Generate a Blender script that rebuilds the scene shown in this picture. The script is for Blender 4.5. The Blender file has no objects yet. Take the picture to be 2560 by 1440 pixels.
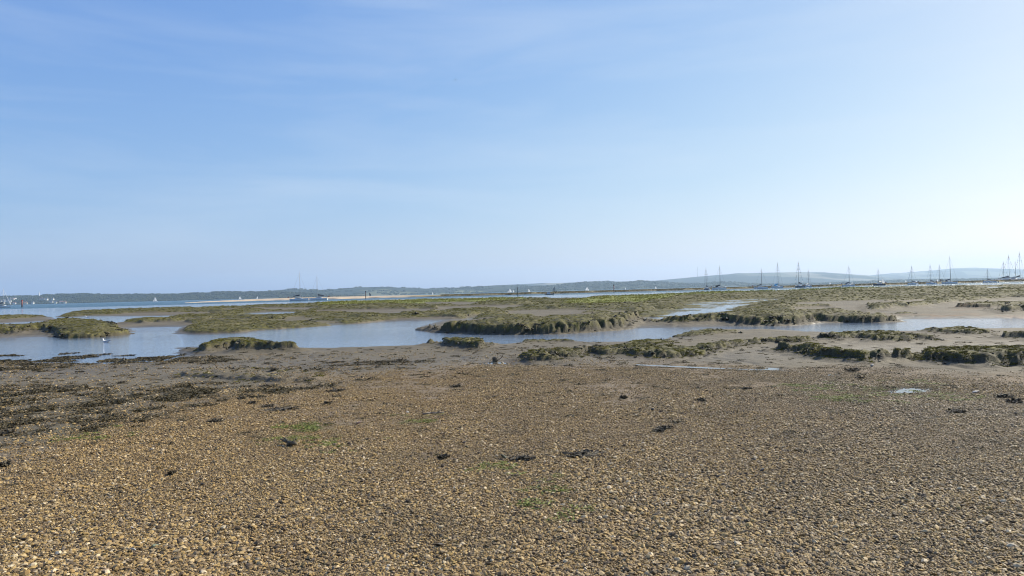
import bpy, math, random
import numpy as np
from mathutils import Vector, Matrix

random.seed(7)
rng = np.random.default_rng(7)
SC = bpy.context.scene
COL = SC.collection
R = math.radians

# ------------------------------------------------------------------ camera
CAM_H = 2.0
F_PX = 1849.0                       # focal length in pixels of a 2560 px wide frame (26 mm)
PITCH = math.atan(9.4 / F_PX)
ROLL = math.atan(0.0255)
_f = np.array([0, math.cos(PITCH), math.sin(PITCH)])
_r0 = np.array([1.0, 0, 0])
_u0 = np.cross(_r0, _f)
_r = _r0 * math.cos(ROLL) - _u0 * math.sin(ROLL)
_u = _u0 * math.cos(ROLL) + _r0 * math.sin(ROLL)
cd = bpy.data.cameras.new('camera')
cd.lens = 26.0
cd.sensor_width = 36.0
cd.sensor_fit = 'HORIZONTAL'
cd.clip_start = 0.1
cd.clip_end = 40000
cam = bpy.data.objects.new('camera', cd)
COL.objects.link(cam)
M = Matrix.Identity(4)
for i in range(3):
    M[i][0], M[i][1], M[i][2] = _r[i], _u[i], -_f[i]
M[2][3] = CAM_H
cam.matrix_world = M
SC.camera = cam

# ------------------------------------------------------------------ light
SUN_EL, SUN_AZ = R(38), R(58)       # azimuth clockwise from the view direction (+Y)
world = bpy.data.worlds.new('World')
SC.world = world
world.use_nodes = True
wn = world.node_tree
for n in list(wn.nodes):
    wn.nodes.remove(n)
w_out = wn.nodes.new('ShaderNodeOutputWorld')
w_bg = wn.nodes.new('ShaderNodeBackground')
w_sky = wn.nodes.new('ShaderNodeTexSky')
w_sky.sky_type = 'NISHITA'
w_sky.sun_disc = False
w_sky.sun_elevation = SUN_EL
w_sky.sun_rotation = SUN_AZ
w_sky.altitude = 0
w_sky.air_density = 1.0
w_sky.dust_density = 1.0
w_sky.ozone_density = 3.0
w_bg.inputs['Strength'].default_value = 0.10
# thin cirrus veil streaks over the whole sky
w_tc = wn.nodes.new('ShaderNodeTexCoord')
w_map = wn.nodes.new('ShaderNodeMapping')
w_map.inputs['Scale'].default_value = (1.5, 1.5, 11.0)
w_map.inputs['Rotation'].default_value = (0.0, R(9), R(20))
w_map.inputs['Location'].default_value = (5.1, 3.7, .4)
w_nz = wn.nodes.new('ShaderNodeTexNoise')
w_nz.inputs['Scale'].default_value = 1.5
w_nz.inputs['Detail'].default_value = 8
w_nz.inputs['Roughness'].default_value = 0.55
w_nz.inputs['Distortion'].default_value = 0.4
w_rmp = wn.nodes.new('ShaderNodeMapRange')
w_rmp.inputs['From Min'].default_value = 0.45
w_rmp.inputs['From Max'].default_value = 0.82
w_rmp.inputs['To Min'].default_value = 0.0
w_rmp.inputs['To Max'].default_value = 0.30
w_mix = wn.nodes.new('ShaderNodeMix')
w_mix.data_type = 'RGBA'
w_mix.inputs[7].default_value = (5.6, 6.2, 6.9, 1)
L = wn.links.new
# a softer response over the whole sky (a slightly hazy summer blue)
w_sep = wn.nodes.new('ShaderNodeSeparateColor')
w_com = wn.nodes.new('ShaderNodeCombineColor')
L(w_sky.outputs['Color'], w_sep.inputs[0])
for w_i, (w_g, w_k) in enumerate(((1.0, 1.11), (.76, .985), (.30, .945))):
    w_a = wn.nodes.new('ShaderNodeMath'); w_a.operation = 'MULTIPLY'; w_a.inputs[1].default_value = .11
    w_b = wn.nodes.new('ShaderNodeMath'); w_b.operation = 'POWER'; w_b.inputs[1].default_value = w_g
    w_c = wn.nodes.new('ShaderNodeMath'); w_c.operation = 'MULTIPLY'; w_c.inputs[1].default_value = w_k / (2 ** .45 * .10)
    L(w_sep.outputs[w_i], w_a.inputs[0]); L(w_a.outputs[0], w_b.inputs[0]); L(w_b.outputs[0], w_c.inputs[0]); L(w_c.outputs[0], w_com.inputs[w_i])
L(w_tc.outputs['Generated'], w_map.inputs['Vector'])
L(w_map.outputs['Vector'], w_nz.inputs['Vector'])
L(w_nz.outputs['Fac'], w_rmp.inputs['Value'])
L(w_rmp.outputs['Result'], w_mix.inputs[0])
L(w_com.outputs[0], w_mix.inputs[6])
L(w_mix.outputs[2], w_bg.inputs['Color'])
L(w_bg.outputs['Background'], w_out.inputs['Surface'])

sd = bpy.data.lights.new('sun', 'SUN')
sd.energy = 5.0
sd.angle = R(0.5)
sd.color = (1.0, 0.93, 0.80)
sun = bpy.data.objects.new('sun', sd)
COL.objects.link(sun)
sdir = Vector((math.sin(SUN_AZ) * math.cos(SUN_EL), math.cos(SUN_AZ) * math.cos(SUN_EL), math.sin(SUN_EL)))
sun.rotation_euler = sdir.to_track_quat('Z', 'Y').to_euler()
sun.location = (60, 40, 60)

SC.view_settings.view_transform = 'Standard'
SC.view_settings.look = 'None'
SC.view_settings.exposure = 0.45
SC.view_settings.gamma = 1.0
SC.view_settings.use_curve_mapping = False
SC.render.engine = 'CYCLES'
SC.cycles.max_bounces = 5
SC.cycles.diffuse_bounces = 2
SC.cycles.glossy_bounces = 2
SC.cycles.transmission_bounces = 2
SC.cycles.volume_bounces = 1
SC.cycles.use_denoising = True
SC.cycles.filter_width = 1.1

# ------------------------------------------------------------------ pixel <-> place
def ray(px, py):
    d = _f + (px - 1280.0) / F_PX * _r - (py - 720.0) / F_PX * _u
    return d

def horizon(px):
    return 729.4 - 0.0255 * (px - 1280.0)

def at(px, py, z=0.0):
    """the point of the plane z seen at this pixel of the photograph"""
    d = ray(px, py)
    t = (z - CAM_H) / min(d[2], -0.0025)
    return np.array([d[0] * t, d[1] * t, z])

def project(x, y, z):
    v = np.array([x, y, z - CAM_H])
    w = v @ _f
    return 1280 + F_PX * (v @ _r) / w, 720 - F_PX * (v @ _u) / w

def abreast(px, Y, z=0.0):
    """the point at forward distance Y and height z that lies in this column of the photograph"""
    x = (px - 1280) / F_PX * Y
    for _ in range(6):
        x += (px - project(x, Y, z)[0]) / F_PX * Y
    return np.array([x, Y, z])

def beach(y):
    a = 0.44 - 0.0235 * (y - 3.0)
    b = 0.07
    k = 0.05
    h = np.clip(0.5 + 0.5 * (a - b) / k, 0, 1)
    return b * (1 - h) + a * h + k * h * (1 - h)

def on_beach(px, py):
    p = at(px, py, 0.1)
    for _ in range(12):
        p = at(px, py, float(beach(p[1])))
    return p

# ------------------------------------------------------------------ noise
_perm = rng.permutation(1024).astype(np.int64)
_perm = np.concatenate([_perm, _perm])
_ang = rng.random(1024) * 2 * np.pi
_gx, _gy = np.cos(_ang).astype(np.float32), np.sin(_ang).astype(np.float32)

def perlin(x, y, seed=0):
    x = x + seed * 17.13
    y = y + seed * 31.71
    xi = np.floor(x).astype(np.int64)
    yi = np.floor(y).astype(np.int64)
    xf = (x - xi).astype(np.float32)
    yf = (y - yi).astype(np.float32)
    u = xf * xf * xf * (xf * (xf * 6 - 15) + 10)
    v = yf * yf * yf * (yf * (yf * 6 - 15) + 10)
    def g(a, b, dx, dy):
        h = _perm[(_perm[a & 1023] + b) & 1023]
        return _gx[h] * dx + _gy[h] * dy
    n00 = g(xi, yi, xf, yf)
    n10 = g(xi + 1, yi, xf - 1, yf)
    n01 = g(xi, yi + 1, xf, yf - 1)
    n11 = g(xi + 1, yi + 1, xf - 1, yf - 1)
    return (n00 * (1 - u) + n10 * u) * (1 - v) + (n01 * (1 - u) + n11 * u) * v

def fbm(x, y, scale, octaves=3, seed=0, gain=0.5):
    s, a, t = 0, 1.0, 0.0
    for o in range(octaves):
        s = s + a * perlin(x / scale, y / scale, seed + o)
        t += a
        a *= gain
        scale *= 0.5
    return s / t * 1.4

def sstep(a, b, x):
    t = np.clip((x - a) / (b - a), 0, 1)
    return t * t * (3 - 2 * t)

def sdf(poly, X, Y, margin):
    """signed distance (positive inside) of many points to a polygon; -margin far outside"""
    P = np.asarray(poly, dtype=np.float32)
    out = np.full(X.shape, -margin, dtype=np.float32)
    m = (X > P[:, 0].min() - margin) & (X < P[:, 0].max() + margin) & (Y > P[:, 1].min() - margin) & (Y < P[:, 1].max() + margin)
    idx = np.nonzero(m)
    if idx[0].size == 0:
        return out
    x, y = X[idx].astype(np.float32), Y[idx].astype(np.float32)
    d2 = np.full(x.shape, 1e12, dtype=np.float32)
    ins = np.zeros(x.shape, dtype=bool)
    for i in range(len(P)):
        ax, ay = P[i]
        bx, by = P[(i + 1) % len(P)]
        ex, ey = bx - ax, by - ay
        l2 = ex * ex + ey * ey + 1e-9
        wx, wy = x - ax, y - ay
        t = np.clip((wx * ex + wy * ey) / l2, 0, 1)
        d2 = np.minimum(d2, (wx - t * ex) ** 2 + (wy - t * ey) ** 2)
        c = (ay > y) != (by > y)
        if abs(ey) > 1e-9:
            ins ^= c & (x < ex * (y - ay) / ey + ax)
    d = np.sqrt(d2)
    out[idx] = np.maximum(np.where(ins, d, -d), -margin)
    return out

# ------------------------------------------------------------------ the shapes of creek, marsh and flats
def flat(pts, z=0.0):
    return [at(q[0], q[1], q[2] if len(q) > 2 else z)[:2] for q in pts]

def mound(far, near, h, zn=0.08, fit=True):
    if fit:                                  # the crest never comes nearer than the foot below it
        nx_, ny_ = np.array(near, float).T
        pts = []
        for px, py in far:
            ny = np.interp(px, nx_, ny_)
            hor = horizon(px)
            dn_ = (CAM_H - zn) * F_PX / max(ny - hor, 1.0)
            z = CAM_H - (dn_ * 1.012 + .12) * (py - hor) / F_PX
            pts.append(at(px, py, float(np.clip(z, .0, h)))[:2])
        return pts + [at(px, py, zn)[:2] for px, py in reversed(near)]
    return [at(px, py, h)[:2] for px, py in far] + [at(px, py, zn)[:2] for px, py in reversed(near)]

WATER = [
    # the main creek
    [(-300, 858), (0, 846), (80, 843), (147, 841), (230, 840), (330, 831), (338, 829), (323, 820), (400, 817.5), (455, 817),
     (440, 827), (433, 835), (520, 834), (600, 831), (660, 826), (700, 821), (780, 817), (850, 812), (930, 806), (960, 803),
     (1110, 801), (1080, 808), (1035, 821), (1065, 826), (1100, 829), (1200, 833), (1280, 834), (1400, 832), (1480, 827),
     (1560, 822), (1600, 821), (1680, 819), (1770, 817), (1900, 815), (1940, 814), (2000, 811), (2090, 805), (2250, 803),
     (2252, 799), (2280, 797), (2480, 796), (2560, 797), (2900, 792), (2900, 818), (2560, 822), (2420, 824), (2330, 825), (2240, 829),
     (2180, 831), (2080, 832), (2030, 831), (1990, 826), (1940, 824.5), (1780, 824.5), (1740, 827), (1715, 834), (1685, 844),
     (1665, 849), (1630, 852), (1600, 854.5), (1560, 855), (1450, 856.5), (1300, 859), (1240, 862), (1165, 865), (1060, 864),
     (960, 867), (900, 868.5), (800, 870), (745, 869), (690, 866), (600, 863), (520, 866), (468, 868), (440, 869), (430, 870), (470, 877),
     (500, 880), (455, 880), (427, 883), (450, 885), (470, 888), (450, 891), (430, 898), (380, 907), (300, 909), (200, 910), (140, 908),
     (50, 906), (0, 907), (-300, 911)],
    [(-200, 812), (0, 808), (60, 805), (104, 803), (100, 807), (50, 811), (0, 813), (-200, 818)],
    [(127, 793), (220, 791), (340, 791), (400, 790), (440, 789), (472, 788), (450, 791, .2), (380, 795, .25), (320, 800, .25), (290, 803, .25),
     (260, 799, .3), (235, 797, .3), (190, 797, .25), (150, 797, .1), (130, 795)],
    [(525, 787), (600, 784), (660, 781.5), (720, 779.5), (780, 777), (770, 780, .35), (730, 784.5, .35), (690, 785.5, .35), (640, 787, .35), (560, 789, .2)],
    [(-200, 790), (0, 787.5), (52, 786), (36, 790), (0, 793), (-200, 797)],
    [(434, 766.5), (446, 766), (446, 768), (436, 768.5)], [(497, 767.5), (536, 767), (536, 768.6), (500, 769)],
    [(665, 762.3), (718, 761.7), (716, 764), (670, 764.4)], [(212, 775), (240, 774.4), (238, 776.6), (214, 777)],
    [(2405, 718), (2470, 716.5), (2560, 715.5), (2800, 710), (2800, 713), (2560, 718.5), (2500, 720.5, .3), (2470, 723.5, .35), (2440, 725, .4), (2425, 721.5)],
    [(2328, 731), (2370, 729.6), (2412, 726.5), (2400, 729.5, .35), (2330, 733.4, .35)],
    [(2284, 739), (2312, 736), (2318, 741, .25), (2290, 743, .25)],
    [(1517, 785), (1560, 778), (1597, 774), (1585, 769), (1600, 767.5), (1640, 764), (1680, 758), (1740, 754), (1800, 751),
     (1850, 748), (1910, 745), (1950, 743.3), (1985, 743), (1985, 745.4, .4), (1940, 749, .45), (1925, 752, .45), (1900, 757, .45), (1865, 767, .45), (1830, 769, .45),
     (1800, 774, .45), (1785, 778, .45), (1760, 780, .45), (1720, 781, .45), (1690, 784, .4), (1610, 787, .3), (1540, 788, .15)],
    [(955, 787), (1000, 783.8), (1006, 785.2, .3), (960, 789, .35)],
    [(1150, 800), (1184, 797), (1186, 799.5), (1155, 802)],
]
# open sea in front of the left part of the marsh
SEA_EDGE = [(-300, 790), (0, 782.5), (60, 781.5), (130, 781), (165, 776), (200, 772.6), (340, 768), (420, 764.5), (520, 763), (640, 759),
            (750, 754.5), (850, 751), (980, 747.5), (1280, 741), (1460, 739.3), (1470, 737.5), (1620, 733), (1800, 726), (1940, 723.5), (2060, 718),
            (2260, 714), (2400, 711), (2560, 707.3), (2900, 698.5)]
ZF = 0.72
MARSH = mound(SEA_EDGE,
              [(-300, 806), (0, 801), (60, 797), (120, 793.5), (200, 791), (250, 789.5), (330, 784.5), (430, 782), (500, 782), (525, 786),
               (480, 789.5), (440, 792), (380, 796), (330, 799), (288, 805),
               (300, 811), (330, 811), (372, 812), (380, 808), (430, 807), (470, 812), (445, 820), (433, 829), (434, 835), (470, 834), (520, 833), (600, 831), (640, 828),
               (670, 824), (730, 820), (755, 821), (800, 816), (850, 812), (900, 808), (940, 805), (1000, 799), (1090, 796), (1150, 798),
               (1200, 798), (1300, 797), (1450, 797), (1585, 803), (1602, 797), (1612, 798), (1604, 806), (1620, 810), (1680, 813), (1740, 811),
               (1800, 810), (1850, 812), (1940, 812), (2000, 809), (2040, 804.5), (2090, 803.5), (2250, 802), (2252, 797), (2232, 789), (2200, 786), (2170, 781),
               (2220, 779), (2260, 773), (2330, 768), (2390, 760), (2420, 757), (2470, 752), (2560, 747), (2900, 735)], ZF, fit=False)
MUD_FLATS = [  # bare mud inside the marsh
    [(2000, 770), (2060, 767), (2150, 768), (2170, 773, .4), (2100, 775, .45), (2010, 774, .45)],
    [(2085, 762), (2120, 757), (2155, 757), (2150, 760, .4), (2100, 763.5, .4)],
    [(2180, 756), (2260, 752), (2330, 748), (2260, 756, .35), (2200, 758.5, .4)],
    [(1890, 792), (1940, 789), (1975, 790), (1940, 796, .35), (1900, 797, .35)],
    [(800, 776), (960, 773), (1100, 772), (1100, 775, .4), (960, 777, .4), (800, 779, .4)],
    [(1280, 776), (1400, 774), (1480, 776), (1400, 779, .45), (1290, 779, .45)],
    [(1380, 786), (1480, 782), (1540, 784), (1480, 788, .4), (1390, 790, .4)],
    [(1640, 789), (1760, 786), (1850, 788), (1760, 791, .4), (1650, 792, .4)],
    [(2000, 757), (2100, 752), (2200, 750), (2200, 753, .4), (2100, 756, .4), (2010, 760, .4)],
    [(2040, 783), (2120, 779), (2180, 780), (2120, 785, .4), (2050, 787, .4)],
    [(1100, 766), (1250, 763), (1350, 764), (1250, 767, .4), (1110, 769, .4)],
    [(560, 772), (660, 769), (780, 769), (780, 771, .35), (660, 772, .35), (570, 774, .35)],
    [(1590, 802), (1618, 799), (1600, 806), (1612, 813), (1600, 823), (1570, 822), (1580, 812)],
    [(470, 797), (600, 797.5), (620, 801), (560, 803), (480, 803)],
    [(-200, 806), (0, 799), (70, 797.5), (150, 795), (120, 804), (0, 808), (-200, 815)],
    [(1060, 756), (1180, 755), (1200, 758.5, .4), (1080, 760, .4)],
]
MOUNDS = [
    # far silhouette, near foot, height, how rough, vegetated
    ([(-300, 824), (0, 814), (60, 812), (102, 807), (110, 803), (140, 798.5), (190, 797), (240, 800), (285, 806), (300, 813), (325, 822), (336, 829)],
     [(-300, 852), (0, 838), (40, 838), (50, 833), (95, 830), (130, 835), (147, 842), (165, 843), (230, 841), (300, 836), (338, 831)], .50, 1.0, 1),
    ([(1066, 818), (1082, 808), (1110, 801), (1180, 799), (1300, 795), (1450, 789), (1600, 785)],
     [(1066, 822), (1090, 827), (1130, 829), (1200, 832), (1280, 833), (1400, 831), (1480, 826), (1560, 819), (1585, 811), (1600, 803)], .62, 1.0, 1),
    ([(1606, 802), (1640, 797), (1700, 792), (1800, 783), (1940, 779), (2100, 775), (2200, 782), (2240, 790)],
     [(1606, 805), (1640, 809), (1700, 811), (1800, 808), (1850, 811), (1940, 811), (2000, 808), (2040, 803), (2090, 803), (2200, 802.5), (2250, 800)], .58, 1.0, 1),
    ([(468, 868), (500, 858), (520, 852), (570, 845), (620, 843), (640, 847), (690, 858), (735, 868), (748, 877)],
     [(470, 872), (488, 877), (510, 884), (528, 881), (580, 876), (592, 884), (640, 882), (700, 882), (748, 880)], .38, .5, 1),
    ([(1064, 863), (1080, 855), (1110, 849), (1150, 846), (1190, 848), (1215, 853), (1228, 857)],
     [(1065, 866), (1100, 866), (1108, 872), (1150, 877), (1200, 880), (1212, 877), (1215, 870), (1228, 861)], .36, .5, 1),
    ([(1302, 858), (1320, 850), (1350, 846), (1400, 846), (1430, 851), (1442, 856)],
     [(1304, 861), (1340, 859), (1400, 857), (1443, 859)], .30, .4, 1),
    ([(1668, 846), (1685, 838), (1715, 828), (1775, 825), (1820, 830), (1850, 833)],
     [(1670, 848), (1690, 843), (1740, 843), (1790, 840), (1820, 837), (1850, 835)], .36, .5, 1),
    ([(1562, 860), (1590, 856), (1640, 855), (1690, 858)], [(1560, 866), (1600, 866), (1670, 866), (1692, 862)], .22, .5, 1),
    ([(1302, 886), (1330, 880), (1370, 876), (1440, 874), (1470, 874), (1500, 870), (1560, 866), (1640, 867), (1720, 868), (1780, 862),
      (1850, 855), (1920, 849), (2000, 847), (2030, 850)],
     [(1296, 900), (1310, 905), (1350, 906), (1395, 905), (1402, 899), (1455, 896), (1462, 888), (1475, 885), (1495, 893), (1560, 890), (1600, 895),
      (1640, 899), (1690, 898), (1760, 892), (1790, 880), (1850, 870), (1920, 862), (1990, 862), (2034, 858)], .42, 1.3, 1),
    ([(2056, 844), (2090, 834), (2150, 832), (2250, 831), (2300, 838), (2340, 846)],
     [(2040, 850), (2060, 852), (2100, 853), (2150, 851), (2190, 857), (2250, 857), (2300, 854), (2345, 856)], .36, 1.0, 1),
    ([(2300, 826), (2400, 822), (2470, 828), (2480, 834)], [(2330, 834), (2370, 838), (2430, 840), (2476, 839)], .28, .8, 1),
    ([(2498, 848), (2530, 837), (2560, 834), (2800, 826)], [(2505, 850), (2560, 851), (2600, 858), (2800, 850)], .38, .6, 1),
    ([(1942, 874), (1975, 864), (2030, 861), (2080, 868), (2120, 877), (2180, 880), (2220, 878), (2300, 872), (2400, 868), (2480, 866), (2560, 868), (2800, 862)],
     [(1935, 880), (1980, 884), (2020, 893), (2060, 900), (2110, 905), (2170, 912), (2200, 908), (2260, 904), (2300, 906), (2360, 914), (2420, 921),
      (2480, 925), (2540, 924), (2600, 918), (2800, 915)], .52, 1.5, 1),
    ([(440, 937), (520, 925), (600, 921), (700, 926), (800, 936), (832, 945)], [(450, 945), (560, 955), (700, 965), (800, 960), (834, 950)], .12, .3, 0),
    ([(1034, 820.5), (1070, 815), (1120, 817)], [(1034, 822.5), (1075, 826), (1120, 829)], .14, .2, 0),
    ([(127, 856), (145, 850), (165, 848), (185, 852), (197, 854)], [(128, 858), (150, 858), (180, 857), (199, 855)], .16, .2, 1),
    ([(64, 776.5), (90, 774), (148, 774.5)], [(64, 778.6), (100, 777.6), (148, 776.2)], .16, .3, 1),
    ([(-200, 787), (0, 782.6), (40, 781.6), (72, 782.6)], [(-200, 792), (0, 787), (40, 786), (74, 784)], .25, .4, 1),
    ([(2388, 771), (2400, 763), (2440, 757), (2560, 755), (2800, 748)], [(2388, 772), (2480, 773), (2560, 768), (2800, 760)], .48, .4, 1),
    ([(2474, 776), (2500, 766), (2560, 762), (2800, 755)], [(2474, 778), (2520, 786), (2560, 783), (2800, 776)], .45, .8, 1),
    ([(2236, 785), (2260, 783), (2285, 785)], [(2236, 787.5), (2260, 788), (2285, 787)], .15, .3, 1),
]
CORDGRASS = [
    [(790, 757), (900, 751), (1000, 747), (1150, 744), (1280, 741), (1330, 746), (1200, 752), (1050, 757), (900, 760), (800, 761)],
    [(1390, 757), (1450, 746), (1560, 737), (1700, 730), (1800, 726), (1940, 723), (2060, 717), (2200, 714), (2200, 720), (2000, 726), (1800, 733),
     (1700, 738), (1650, 747), (1600, 753), (1500, 756)],
]
ORANGE = [[(2240, 789), (2300, 786), (2420, 784), (2480, 785), (2560, 792), (2800, 790), (2800, 796), (2560, 796.5), (2400, 796), (2290, 796)],
          [(2340, 775), (2420, 770.5), (2480, 774), (2400, 777)]]

# ------------------------------------------------------------------ terrain grid
rows = np.concatenate([np.geomspace(0.8, 11, 130, endpoint=False), np.geomspace(11, 60, 520, endpoint=False), np.geomspace(60, 190, 270, endpoint=False), np.geomspace(190, 345, 70)])
NC = 880
tt = np.concatenate([np.linspace(-1.5, -0.74, 40, endpoint=False), np.linspace(-0.74, 0.74, NC - 80), np.linspace(0.74, 1.5, 41)[1:]])
OFF = 3.0
GX = ((rows[:, None] + OFF) * tt[None, :]).astype(np.float64)
GY = np.repeat(rows[:, None], NC, axis=1)
NR = len(rows)

D = GY
mud = beach(GY) + 0.03 * fbm(GX, GY, 5.0, 3, 1) * sstep(10, 24, GY) + 0.012 * fbm(GX, GY, 1.1, 2, 5)
mud = np.where(GY > 26, mud + 0.05, mud + 0.05 * sstep(17, 26, GY))
dw = np.full(GX.shape, -6.0, dtype=np.float32)
wob = 0.30 * fbm(GX, GY, 1.6, 3, 11) * sstep(20, 60, GY) + 0.08 * fbm(GX, GY, 0.5, 2, 12)
for w in WATER:
    dw = np.maximum(dw, sdf(flat(w), GX, GY, 6.0))
sea_poly = [at(px, py, ZF)[:2] for px, py in SEA_EDGE] + [np.array([900, 900]), np.array([-900, 900])]
dsea = sdf(sea_poly, GX, GY, 6.0)
dw = np.maximum(dw, dsea) + wob
Z = np.minimum(mud, np.where(dw > -1.4, -0.085 * dw, mud))
Z = np.maximum(Z, -0.35)
deep = sstep(-1.4, 0.0, dw)
veg = np.zeros_like(Z)
lift = np.zeros_like(Z)
n_a = fbm(GX, GY, 0.75, 3, 21)
n_b = fbm(GX, GY, 2.6, 3, 24)
n_c = fbm(GX, GY, 9.0, 2, 27)
hum = fbm(GX, GY, 0.55, 3, 31)
n_f = fbm(GX, GY, 0.34, 2, 37)
n_g = fbm(GX, GY, 0.13, 2, 39)
hum2 = np.abs(perlin(GX / 0.42, GY / 0.6, 33)) + 0.5 * np.abs(perlin(GX / 0.2, GY / 0.3, 34))
hum3 = np.abs(perlin(GX / 1.5, GY / 2.2, 35)) + 0.5 * np.abs(perlin(GX / 0.7, GY / 1.0, 36))
fmix = sstep(45, 110, GY)
hum2 = hum2 * (1 - fmix) + 1.7 * hum3 * fmix
# the broad marsh
dm = sdf(MARSH, GX, GY, 6.0)
fl = np.full(GX.shape, -6.0, dtype=np.float32)
for m in MUD_FLATS:
    fl = np.maximum(fl, sdf(flat(m, 0.18), GX, GY, 6.0))
dm = np.minimum(dm, -fl)
far_s = np.clip(GY / 90.0, 0.35, 2.4)
dmn = dm + 0.12 * n_a + 0.5 * n_b * far_s + 0.5 * n_c * far_s - 1.3 * sstep(-0.6, 1.0, dw)
wx = GX + 3.0 * fbm(GX, GY, 9.0, 2, 41)
wy = GY + 4.0 * fbm(GX, GY, 9.0, 2, 43)
gully = np.abs(perlin(wx / 15.0, wy / 13.0, 45))
gully2 = np.abs(perlin(wx / 7.0, wy / 5.0, 47))
gul = np.minimum(sstep(0.03, 0.10, gully), 0.45 + 0.55 * sstep(0.03, 0.12, gully2))
q_ = fbm(GX, GY, 15.0, 3, 51)
plate = 0.09 * np.ones_like(GX)
for th, st in ((-.30, .13), (.02, .15), (.34, .12)):
    plate = plate + st * sstep(th - .02, th + .02, q_ + .03 * n_a)
plate = np.minimum(plate, .50 - .1 * sstep(120, 220, GY))
plate = plate + 0.03 * n_b
dmn = dmn + .16 * n_f + .08 * n_g
edge = .24 * sstep(-.4, .45, dmn) + .50 * sstep(.42, .56 + .003 * GY, dmn) + 0.26 * sstep(0.6, 2.4, dmn)
terr_bank = sstep(.10, .45, np.abs(np.gradient(plate, axis=0) / np.gradient(GY, axis=0)))
lift = edge * (0.15 + 0.85 * gul) * plate
veg = sstep(0.26, 0.6, edge) * (0.25 + 0.75 * sstep(0.05, 0.45, gul))
veg *= 1 - 0.75 * sstep(0.28, 0.55, fbm(GX, GY, 5.0, 3, 61) - 0.1)
def fitting_height(far, near, h):
    """the tallest a bank can be so that its crest still stands behind its foot"""
    fx_, fy_ = np.array(far).T
    nx_, ny_ = np.array(near).T
    xs = np.linspace(max(fx_[0], nx_[0]) + 4, min(fx_[-1], nx_[-1]) - 4, 24)
    fy, ny = np.interp(xs, fx_, fy_), np.interp(xs, nx_, ny_)
    hor = 729.4 - 0.0255 * (xs - 1280)
    dn_ = 1.92 * F_PX / (ny - hor)
    hm = CAM_H - (dn_ * 1.03 + 0.9) * (fy - hor) / F_PX
    return float(np.clip(np.percentile(hm, 45), .10, h))
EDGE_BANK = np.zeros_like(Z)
for far, near, h, rough, green in MOUNDS:
    h = fitting_height(far, near, h)
    poly = mound(far, near, h)
    d = sdf(poly, GX, GY, 4.0)
    if d.max() <= -3.9:
        continue
    amp = min(1.0, 0.35 + 0.65 * rough)
    ew = 0.20 + 0.008 * GY
    dn = d + 0.35 * ew + amp * (0.06 * n_a + 0.14 * n_b * np.clip(far_s, .35, 1.2))
    dn = dn + amp * (0.13 * n_f + 0.08 * n_g)
    e = .26 * sstep(-.9 * ew, .45 * ew, dn) + .64 * sstep(.40 * ew, .40 * ew + .10 + .002 * GY, dn) + .10 * sstep(.4, 1.4, dn)
    shape = np.clip(0.95 + 0.20 * n_b + rough * (0.08 * n_a + .10 * n_f), .6, 1.3)
    li = e * h * shape
    # eroded scoops and slumped blocks along the foot
    if rough > 0.9:
        sc = sstep(0.05, 0.35, fbm(GX, GY, 0.8, 3, 71 + int(h * 100)))
        li = li * (1 - 0.7 * sc * sstep(1.3, 0.2, dn))
    lift = np.maximum(lift, li)
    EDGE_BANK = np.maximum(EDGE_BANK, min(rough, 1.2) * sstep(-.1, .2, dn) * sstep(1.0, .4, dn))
    g = e if green else 0 * e
    veg = np.maximum(veg, sstep(0.42, 0.75, g + 0.16 * n_a) * (1 - 0.6 * sstep(0.2, 0.5, fbm(GX, GY, 2.2, 3, 81 + int(h * 37)))) if green else 0 * e)
top = sstep(0.06, 0.2, lift)
Z = Z + lift
Z = Z + top * (0.05 * hum * np.clip(far_s, .7, 1.2) + (.045 + .075 * fmix) * (hum2 - 0.28) + .03 * n_g * (1 - fmix))
lo, hi = 0.02, 0.10
steep = sstep(0.02, 0.12, lift) * (1 - sstep(0.2, 0.36, lift))
Z = Z + steep * 0.07 * fbm(GX, GY, 0.28, 2, 91)
Z = np.where((dw > 0.3) & (lift < 0.05), np.minimum(Z, -0.03), Z)

# puddles on the shingle edge
PUDDLES = [[(1180, 908.6), (1210, 905.4), (1250, 904.6), (1300, 906), (1312, 909.6), (1280, 911.5), (1225, 911)],
           [(1876, 921.5), (1890, 918.4), (1925, 917.6), (1952, 919.6), (1946, 924), (1900, 924.5)],
           [(2160, 977), (2210, 972), (2260, 966), (2300, 965), (2345, 972), (2330, 980), (2270, 984), (2230, 981), (2190, 984)],
           [(2060, 935), (2090, 933), (2108, 936), (2080, 940)],
           [(1600, 913.2), (1900, 922.6), (2200, 928.4), (2560, 937), (2700, 941), (2700, 945), (2560, 941), (2200, 931.6), (1900, 925.2), (1600, 914.8)],
           [(1310, 909), (1400, 909.5), (1470, 911), (1400, 913), (1320, 912)]]
pud = np.full(GX.shape, -3.0, dtype=np.float32)
for p in PUDDLES:
    poly = [on_beach(px, py)[:2] for px, py in p]
    pud = np.maximum(pud, sdf(poly, GX, GY, 3.0))

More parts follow.
